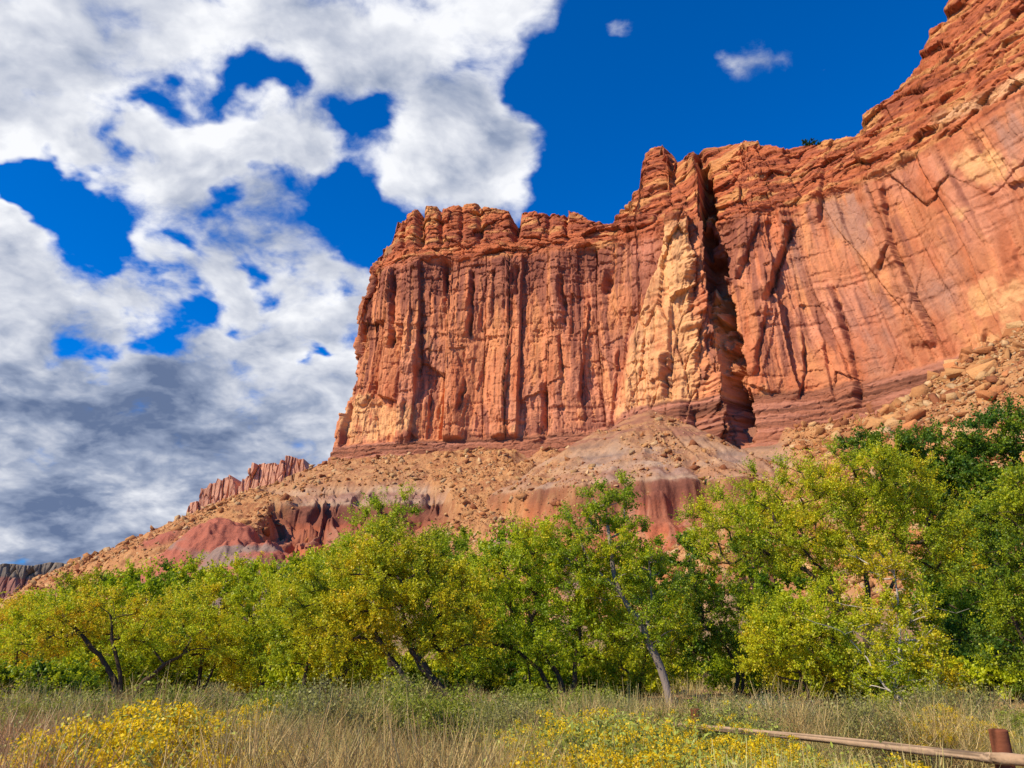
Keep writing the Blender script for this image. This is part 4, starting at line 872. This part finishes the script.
# ------------------------------------------------------------------ foreground shrubs and grasses
def stems_mesh(name, n, h, spread, seed, col, w=0.006, lean=0.5, branch=0, segs=3, base_r=0.10, mat=MAT_STEM):
    """upright blades: thin crossed ribbons fanning out from a crown of roots; returns mesh and tip positions"""
    rg = np.random.default_rng(seed); a = rg.uniform(0, 2*math.pi, n); rr = np.sqrt(rg.random(n))
    p0 = np.stack([np.cos(a)*rr*base_r, np.sin(a)*rr*base_r, np.zeros(n)], 1)
    ln = h*rg.uniform(.6, 1.08, n)*(1-0.25*rr); out = spread*rr*rg.uniform(.6, 1.2, n)
    a2 = a+rg.normal(size=n)*0.35
    tip = p0+np.stack([np.cos(a2)*out, np.sin(a2)*out, np.sqrt(np.maximum(ln**2-out**2*0.5, 0.05))], 1)
    ctrl = p0*0.6+tip*0.4; ctrl[:, 2] += 0.18*ln
    P0, P1, P2 = [p0], [ctrl], [tip]; Wd = [np.full(n, w)]
    if branch:
        k = np.repeat(np.arange(n), branch); t = rg.uniform(.45, .85, len(k))[:, None]
        b0 = (1-t)**2*p0[k]+2*t*(1-t)*ctrl[k]+t*t*tip[k]; dv = rg.normal(size=(len(k), 3))*0.8; dv[:, 2] = np.abs(dv[:, 2])+0.8
        bt = b0+dv/np.linalg.norm(dv, axis=1)[:, None]*(h*rg.uniform(.14, .3, len(k)))[:, None]
        P0.append(b0); P1.append((b0+bt)/2+rg.normal(size=b0.shape)*0.01); P2.append(bt); Wd.append(np.full(len(k), w*0.7))
    P0, P1, P2, Wd = np.vstack(P0), np.vstack(P1), np.vstack(P2), np.concatenate(Wd); m = len(P0)
    ts = np.linspace(0, 1, segs+1); sd_ = rg.normal(size=(m, 3)); sd_[:, 2] *= 0.2; sd_ /= np.linalg.norm(sd_, axis=1)[:, None]
    rows = [((1-t)**2*P0+2*t*(1-t)*P1+t*t*P2) for t in ts]
    V = np.stack([np.stack([r-sd_*(Wd*(1-0.75*t))[:, None], r+sd_*(Wd*(1-0.75*t))[:, None]], 1) for r, t in zip(rows, ts)], 1)   # m, segs+1, 2, 3
    idx = np.arange(m)[:, None]*(2*(segs+1))+2*np.arange(segs)[None]
    Fc = np.stack([idx, idx+1, idx+3, idx+2], -1).reshape(-1, 4)
    cols = np.array([c for c in col]); c = cols[rg.integers(0, len(cols), m)]*rg.uniform(.7, 1.25, (m, 1))
    Cc = np.repeat(c, 2*(segs+1), 0)
    return V.reshape(-1, 3), Fc, Cc, P2, rows
def flower_mesh(tips, seed, size, per, col):
    rg = np.random.default_rng(seed); P = np.repeat(tips, per, 0)+rg.normal(size=(len(tips)*per, 3))*np.array([size, size, size*0.6])
    V, Fc = leaf_quads(P, size*0.62, rg, droop=0.0, aspect=1.0); cols = np.array(col); c = cols[rg.integers(0, len(cols), len(P))]*rg.uniform(.75, 1.15, (len(P), 1))
    return V, Fc, np.repeat(c, 4, 0)
def plant_proto(kind, seed):
    if kind == 'rabbitbrush':
        V, Fc, Cc, tips, rows = stems_mesh('s', 130, 0.95, 0.62, seed, [(.19, .21, .065), (.24, .25, .09), (.15, .18, .05), (.34, .29, .13)], w=.0045, branch=3, base_r=.12)
        rg = np.random.default_rng(seed+1); lv = np.vstack([r+rg.normal(size=r.shape)*0.02 for r in rows[1:] for _ in range(3)])
        lV, lF = leaf_quads(lv, 0.018, rg, aspect=2.4); lc = np.array([.34, .38, .07])*rg.uniform(.6, 1.3, (len(lv), 1))
        stem = np_mesh('rabbitbrush_stems', np.vstack([V, lV]), np.vstack([Fc, lF+len(V)]), MAT_STEM, np.vstack([Cc, np.repeat(lc, 4, 0)]))
        up = tips[tips[:, 2] > 0.52]; up = up[rg.random(len(up)) < 0.42]; fV, fF, fC = flower_mesh(up, seed+2, 0.034, 60, [(.95, .70, .012), (.88, .58, .01), (.80, .62, .03)])
        return [('stems', stem), ('flowers', np_mesh('rabbitbrush_flowers', fV, fF, MAT_LEAF, fC))]
    if kind == 'tall_flower':
        V, Fc, Cc, tips, rows = stems_mesh('s', 60, 1.15, 0.5, seed, [(.20, .24, .06), (.28, .28, .09), (.42, .36, .16)], w=.0045, branch=3, base_r=.25)
        rg = np.random.default_rng(seed+1); lv = np.vstack([r+rg.normal(size=r.shape)*0.025 for r in rows for _ in range(2)]); lV, lF = leaf_quads(lv, 0.024, rg, aspect=2.4); lc = np.array([.34, .38, .06])*rg.uniform(.6, 1.3, (len(lv), 1))
        stem = np_mesh('flower_stems', np.vstack([V, lV]), np.vstack([Fc, lF+len(V)]), MAT_STEM, np.vstack([Cc, np.repeat(lc, 4, 0)]))
        up = tips[rg.random(len(tips)) < 0.22]; fV, fF, fC = flower_mesh(up, seed+2, 0.028, 50, [(.95, .72, .012), (.92, .62, .01)])
        return [('stems', stem), ('flowers', np_mesh('yellow_flowers', fV, fF, MAT_LEAF, fC))]
    if kind == 'dry_brush':
        V, Fc, Cc, tips, rows = stems_mesh('s', 380, 0.85, 0.95, seed, [(.56, .38, .14), (.40, .25, .09), (.66, .48, .19), (.30, .21, .08), (.42, .34, .11)], w=.0028, branch=4, base_r=.16)
        return [('stems', np_mesh('dry_brush_stems', V, Fc, MAT_STEM, Cc))]
    if kind == 'red_brush':
        V, Fc, Cc, tips, rows = stems_mesh('s', 300, 0.85, 0.95, seed, [(.50, .27, .12), (.38, .19, .09), (.56, .38, .19)], w=.0027, branch=4, base_r=.16)
        return [('stems', np_mesh('russet_brush_stems', V, Fc, MAT_STEM, Cc))]
    if kind == 'sage':
        V, Fc, Cc, tips, rows = stems_mesh('s', 200, 0.75, 0.62, seed, [(.24, .21, .14), (.20, .18, .12)], w=.004, branch=3, base_r=.12)
        rg = np.random.default_rng(seed+1); lv = np.vstack([r+rg.normal(size=r.shape)*0.03 for r in rows[1:] for _ in range(5)]); lV, lF = leaf_quads(lv, 0.016, rg, aspect=1.6); lc = np.array([.36, .35, .09])*rg.uniform(.6, 1.25, (len(lv), 1))
        return [('stems', np_mesh('sage_stems', V, Fc, MAT_STEM, Cc)), ('leaves', np_mesh('sage_leaves', lV, lF, MAT_LEAF, np.repeat(lc, 4, 0)))]
    if kind == 'weed':
        V, Fc, Cc, tips, rows = stems_mesh('s', 150, 0.75, 0.6, seed, [(.26, .26, .09), (.22, .24, .06)], w=.004, branch=3, base_r=.14)
        rg = np.random.default_rng(seed+1); lv = np.vstack([r+rg.normal(size=r.shape)*0.035 for r in rows[1:] for _ in range(9)]); lV, lF = leaf_quads(lv, 0.022, rg, aspect=1.8); lc = np.array([.32, .36, .035])*rg.uniform(.6, 1.25, (len(lv), 1))
        return [('stems', np_mesh('weed_stems', V, Fc, MAT_STEM, Cc)), ('leaves', np_mesh('weed_leaves', lV, lF, MAT_LEAF, np.repeat(lc, 4, 0)))]
    if kind == 'white_shrub':
        V, Fc, Cc, tips, rows = stems_mesh('s', 200, 0.8, 0.7, seed, [(.24, .21, .12), (.20, .22, .08)], w=.004, branch=3, base_r=.12)
        rg = np.random.default_rng(seed+1); lv = np.vstack([r+rg.normal(size=r.shape)*0.03 for r in rows[1:] for _ in range(4)]); lV, lF = leaf_quads(lv, 0.02, rg, aspect=1.8); lc = np.array([.20, .25, .07])*rg.uniform(.6, 1.25, (len(lv), 1))
        fV, fF, fC = flower_mesh(tips[rg.random(len(tips)) < .5], seed+2, 0.028, 9, [(.66, .60, .46), (.55, .47, .34)])
        return [('stems', np_mesh('white_shrub_stems', np.vstack([V, lV]), np.vstack([Fc, lF+len(V)]), MAT_STEM, np.vstack([Cc, np.repeat(lc, 4, 0)]))), ('seed_heads', np_mesh('white_shrub_heads', fV, fF, MAT_LEAF, fC))]
    if kind == 'tuft':
        V, Fc, Cc, tips, rows = stems_mesh('s', 300, 0.75, 0.5, seed, [(.60, .52, .20), (.46, .43, .14), (.48, .42, .12), (.68, .52, .22)], w=.0032, base_r=.14)
        return [('stems', np_mesh('grass_tuft_blades', V, Fc, MAT_STEM, Cc))]
NAMES = {'rabbitbrush': 'rabbitbrush', 'tall_flower': 'yellow_flower_plant', 'dry_brush': 'dry_brush', 'red_brush': 'russet_brush', 'sage': 'sagebrush', 'weed': 'leafy_weed', 'white_shrub': 'seed_head_shrub', 'tuft': 'grass_tuft'}
PR = {k: [plant_proto(k, 300+17*i+j*5) for j in range(3)] for i, k in enumerate(NAMES)}
prg = random.Random(5)
def plant(kind, px, D, hs, label, group):
    """hs: height in metres of the plant"""
    x = ray(px, 740)[0]*D; z = ground_z(x, D); nat = {'rabbitbrush': 1.0, 'tall_flower': 1.15, 'dry_brush': .85, 'red_brush': .85, 'sage': .8, 'weed': .8, 'white_shrub': .85, 'tuft': .72}[kind]
    parts = prg.choice(PR[kind]); s = hs/nat; nm = NAMES[kind]
    if len(parts) == 1: r = link(nm, parts[0][1], loc=(x, D, z-0.03))
    else:
        r = empty(nm, (x, D, z-0.03))
        for pn, me in parts: link(pn, me, r)
    r.scale = (s*prg.uniform(.95, 1.25), s*prg.uniform(.95, 1.25), s); r.rotation_euler = (prg.uniform(-.06, .06), prg.uniform(-.06, .06), prg.uniform(0, 6.28))
    tag(r, label, {'tuft': 'grass tuft'}.get(kind, 'shrub'), group); return r
def hgt(py, D): return None
def field(kind, specs, group):
    for (px, py, D, label) in specs:
        x = ray(px, 740)[0]*D; top = at(px, py, D).z; plant(kind, px, D, max(0.35, top-ground_z(x, D)), label, group)
def spread(kind, x0, x1, py0, py1, D0, D1, n, label, group, seed):
    rg = random.Random(seed)
    for i in range(n):
        px = x0+(x1-x0)*(i+rg.uniform(.1, .9))/n; D = rg.uniform(D0, D1); field(kind, [(px, rg.uniform(py0, py1), D, label)], group)
# yellow rabbitbrush at lower left
field('rabbitbrush', [(135, 686, 8.0, 'yellow-flowering rabbitbrush at lower left, the tallest of its clump'), (92, 702, 7.2, 'yellow-flowering rabbitbrush left of the tallest one at lower left'),
   (172, 696, 7.6, 'yellow-flowering rabbitbrush right of the tallest one at lower left'), (210, 698, 10.5, 'yellow-flowering rabbitbrush behind the sagebrush at lower left'),
   (118, 722, 6.2, 'yellow-flowering rabbitbrush low at the bottom edge, left'), (55, 732, 7.2, 'sparse yellow rabbitbrush beside the russet brush, bottom left')], 'yellow rabbitbrush at lower left')
spread('red_brush', -30, 60, 696, 706, 8, 11, 7, 'russet dry brush in the bottom left corner', 'russet brush in the bottom left corner', 1)
spread('dry_brush', 60, 340, 698, 712, 9, 12, 15, 'brown dry brush in the band in front of the left trees', 'brown dry brush in front of the left trees', 2)
spread('dry_brush', 225, 400, 716, 735, 6.5, 8, 8, 'brown dry brush along the bottom edge left of centre', 'brown dry brush along the bottom edge', 3)
field('sage', [(250, 722, 9.5, 'grey-green sagebrush right of the yellow rabbitbrush'), (300, 716, 12, 'grey-green sagebrush in front of the bending low trunk'), (345, 722, 11, 'grey-green sagebrush left of the twin dark trunks'),
   (330, 735, 9, 'grey-green sagebrush low at the bottom edge left of centre'), (560, 728, 10, 'grey-green sagebrush at the left edge of the yellow flowers'), (30, 728, 9, 'grey sagebrush in the russet brush')], 'sagebrush')
spread('dry_brush', 360, 540, 716, 732, 6.5, 10, 11, 'brown dry brush below the twin dark trunks', 'brown dry brush below the twin trunks', 4)
spread('dry_brush', 215, 500, 698, 720, 5.5, 7.5, 9, 'large tan dry brush close to the camera left of centre', 'large dry brush close to the camera', 44)
spread('red_brush', -20, 50, 700, 716, 5.5, 7, 3, 'large russet brush close to the camera, bottom left corner', 'large russet brush close to the camera', 45)
spread('dry_brush', 400, 660, 712, 722, 13, 18, 9, 'brown dry brush behind the flowers at centre', 'brown dry brush behind the flowers', 14)
spread('tall_flower', 500, 660, 698, 722, 8.0, 11.5, 10, 'yellow-flowered stalks in the patch at bottom centre', 'tall yellow flowers at bottom centre', 5)
spread('tall_flower', 660, 800, 730, 742, 7.0, 9.0, 7, 'short yellow-flowered stalks in front of the far half of the rail', 'yellow flowers in front of the rail', 26)
spread('tall_flower', 570, 650, 696, 708, 11.5, 13.5, 5, 'tall yellow-flowered stalks at the back of the centre patch, left of the fence end', 'tall yellow flowers left of the fence end', 6)
spread('rabbitbrush', 500, 690, 742, 752, 6.5, 8, 6, 'yellow-flowering rabbitbrush along the bottom edge at centre', 'rabbitbrush along the bottom edge at centre', 7)
spread('rabbitbrush', 640, 780, 716, 730, 8.5, 10.5, 3, 'rabbitbrush in bloom just behind the far end of the rail', 'rabbitbrush behind the far end of the rail', 51)
spread('rabbitbrush', 215, 330, 690, 700, 13, 16, 3, 'small blooming rabbitbrush in front of the one-trunk and thin-stemmed trees', 'rabbitbrush in front of the left trees', 52)
spread('tuft', 480, 700, 730, 745, 7, 10, 7, 'pale straw grass tuft among the yellow flowers', 'straw tufts among the yellow flowers', 15)
spread('tuft', 700, 930, 740, 756, 6.0, 8.0, 13, 'straw and green grass tuft in front of the log rail', 'grass tufts in front of the rail', 8)
spread('tuft', 760, 1040, 716, 734, 13, 18, 14, 'straw grass tuft behind the log rail', 'grass tufts behind the rail', 9)
field('tall_flower', [(722, 696, 12.5, 'yellow-flowered plant just right of the far fence post'), (748, 712, 11, 'short yellow-flowered plant above the log rail'), (832, 738, 9.0, 'yellow-flowered plant in front of the log rail, middle of its length')], 'yellow flowers by the fence')
field('rabbitbrush', [(945, 700, 15.5, 'round yellow-green rabbitbrush behind the rail near the right post'), (915, 716, 14, 'low rabbitbrush left of the round one behind the rail'), (985, 716, 14.5, 'low rabbitbrush behind the right fence post'),
   (880, 752, 6.5, 'low rabbitbrush at the bottom edge in front of the rail')], 'rabbitbrush by the fence')
field('white_shrub', [(770, 690, 19, 'pale seed-headed shrub behind the rail, under the drooping crown'), (800, 694, 18.5, 'pale seed-headed shrub right of its twin under the drooping crown'), (735, 694, 19, 'pale seed-headed shrub in front of the crooked dark trunk')], 'pale seed-headed shrubs')
for kd, w_, sd0 in (('weed', 'leafy green weed', 10), ('dry_brush', 'brown dry brush', 20), ('sage', 'grey-olive sagebrush', 40), ('tuft', 'straw grass tuft', 30)):
    fr = {'weed': .45, 'dry_brush': 1.2, 'sage': .35, 'tuft': .7}[kd]
    spread(kd, 700, 1030, 690, 708, 15, 23, int(12*fr), w_+' in the strip under the right trees', w_+' under the right trees', sd0)
    spread(kd, -20, 330, 680, 700, 14, 23, int(13*fr), w_+' in the strip under the left trees', w_+' under the left trees', sd0+1)
    spread(kd, 340, 700, 678, 702, 14, 24, int(14*fr), w_+' in the strip under the middle trees', w_+' under the middle trees', sd0+2)
for kd, w_, x0, x1, n_, sd0 in (('dry_brush', 'tall brown dry brush', -10, 700, 11, 71), ('weed', 'tall leafy green weed', 20, 600, 6, 72), ('sage', 'tall grey-olive sagebrush', 60, 980, 9, 73), ('dry_brush', 'tall brown dry brush', 720, 1020, 4, 74)):
    spread(kd, x0, x1, 668, 692, 12, 17, n_, w_+' overlapping the tree bases'+(' at right' if x0 > 700 else ''), w_+' overlapping the tree bases', sd0)
# ground cover nobody could count
gr = np.random.default_rng(77); n = 150000
gD = 3+gr.random(n)**0.7*75; gU = gr.uniform(-.85, .85, n); gX = gU*gD; gH = terrain(gX, gD)[0]
cl_ = fbm(gX/2.2, gD/2.2, oct=3, seed=160); kp = gr.random(n) < sstep(cl_, -0.5, 0.25); gX, gD, gH = gX[kp], gD[kp], gH[kp]; n = len(gX)
hh = gr.uniform(.12, .42, n)*np.where(gD > 35, 1.5, 1); ww = 0.005+gD*0.00035; an = gr.uniform(0, 6.28, n); ln = gr.normal(size=(n, 2))*0.12
b0 = np.stack([gX, gD, gH-0.02], 1); sdv = np.stack([np.cos(an)*ww, np.sin(an)*ww, 0*an], 1); tp = b0+np.stack([ln[:, 0]*1.0, ln[:, 1]*1.0, hh], 1)
V = np.stack([b0-sdv, b0+sdv, tp], 1).reshape(-1, 3); gc = np.array([(.54, .42, .18), (.42, .36, .12), (.40, .33, .10), (.62, .46, .20)])[gr.integers(0, 4, n)]*gr.uniform(.7, 1.2, (n, 1))
tag(link('grass', np_mesh('grass', V, np.arange(3*n).reshape(-1, 3), MAT_STEM, np.repeat(gc, 3, 0))), 'dry straw-coloured grass covering the valley floor', kind='stuff')

# ------------------------------------------------------------------ log rail fence
pA = at(998, 730, 7.0); pB = at(695, 709, 13.2)
dirv = (pB-pA); dirv.z = 0; L = dirv.length; dirn = dirv.normalized()
fence = empty('log_fence', (pA.x, pA.y, ground_z(pA.x, pA.y))); tag(fence, 'weathered log rail fence with short reddish posts at bottom right', 'fence')
fb = Vector(fence.location)
def log_mesh(name, pts, radii, col, seed, sides=18, n=60, vertical=False):
    rg = np.random.default_rng(seed); P = np.array([tuple(p) for p in pts], float); t = np.linspace(0, 1, n); tk = np.linspace(0, 1, len(P))
    Q = np.stack([np.interp(t, tk, P[:, i]) for i in range(3)], 1); R = np.interp(t, tk, radii)
    if not vertical: Q[:, 2] += 0.004*np.sin(t*9+seed); R = R*(1+0.06*fbm(t*14, t*0, oct=2, seed=seed))
    V, Fq = tubes([(Q, R)], sides)
    ai = np.tile(np.arange(sides), n); ti = np.repeat(t, sides); ctr = np.repeat(Q, sides, 0)
    groove = 1-0.20*sstep(fbm(ai*1.7+0.3, ti*(1.2 if vertical else 7), oct=3, seed=seed+1), 0.0, 0.35)+0.03*fbm(ai*0.9, ti*20, oct=2, seed=seed+2)
    V = ctr+(V-ctr)*groove[:, None]
    e0 = len(V); V = np.vstack([V, Q[0], Q[-1]]); caps = []
    for j in range(0, sides, 1):
        caps.append((e0, (j+1) % sides, j, j)); caps.append((e0+1, (n-1)*sides+j, (n-1)*sides+(j+1) % sides, (n-1)*sides+(j+1) % sides))
    me = bpy.data.meshes.new(name); faces = [tuple(f) for f in Fq]+[c[:3] for c in caps]
    me.from_pydata([tuple(v) for v in V], [], faces); me.update()
    cc = np.broadcast_to(np.array(col), V.shape)*(np.r_[0.75+0.5*(groove-0.87)/0.1, 0.8, 0.8]).clip(.45, 1.15)[:, None]
    ca = me.color_attributes.new('Col', 'FLOAT_COLOR', 'POINT'); c4 = np.ones((len(V), 4), np.float32); c4[:, :3] = cc; ca.data.foreach_set('color', c4.ravel())
    me.materials.append(MAT_WOOD)
    for p in me.polygons: p.use_smooth = True
    return me
def post(p, r, seed):
    gz = ground_z(p.x, p.y); pts = [Vector((p.x, p.y, gz-0.3))-fb, Vector((p.x+.01, p.y, (gz+p.z)/2))-fb, Vector((p.x, p.y, p.z))-fb, Vector((p.x, p.y, p.z+0.008))-fb]
    link('post', log_mesh('post', pts, [r*1.05, r, r*.97, r*0.7], (.17, .055, .025), seed, vertical=True), fence)
post(pA, 0.075, 1); post(pB, 0.075, 2)
# the rail rests against the posts on the camera side, runs on past both posts
side = Vector((-dirn.y, dirn.x, 0)); side = side if side.dot(Vector((0, -1, 0))) > 0 else -side
def rail_pt(px, py, tt):  # on the fence line
    # intersect the sight line with the vertical plane of the fence, offset to the camera side
    u, v = ray(px, py); o_ = pA+side*0.13; nrm = side; dv = Vector((u, 1, v)); k_ = (o_-Vector((0, 0, EYE))).dot(nrm)/dv.dot(nrm); q = Vector((0, 0, EYE))+dv*k_; return q
r0 = rail_pt(655, 722, 0); r1 = rail_pt(860, 743.5, .5); r2 = rail_pt(984, 757, 1); r3 = rail_pt(1024, 761, 1); r4 = r3+(r3-r2).normalized()*1.2
link('rail', log_mesh('rail', [r0-fb, (r0*.5+r1*.5)-fb, r1-fb, r2-fb, r2+(r2-r1).normalized()*.10-fb], [.034, .038, .041, .043, .042], (.36, .24, .14), 4), fence)
e1 = r2+(r2-r1).normalized()*.115
link('rail', log_mesh('rail', [e1-fb, r4-fb], [.045, .048], (.36, .23, .13), 6), fence)
print('trees', len(TREES), 'objects', len(bpy.data.objects))
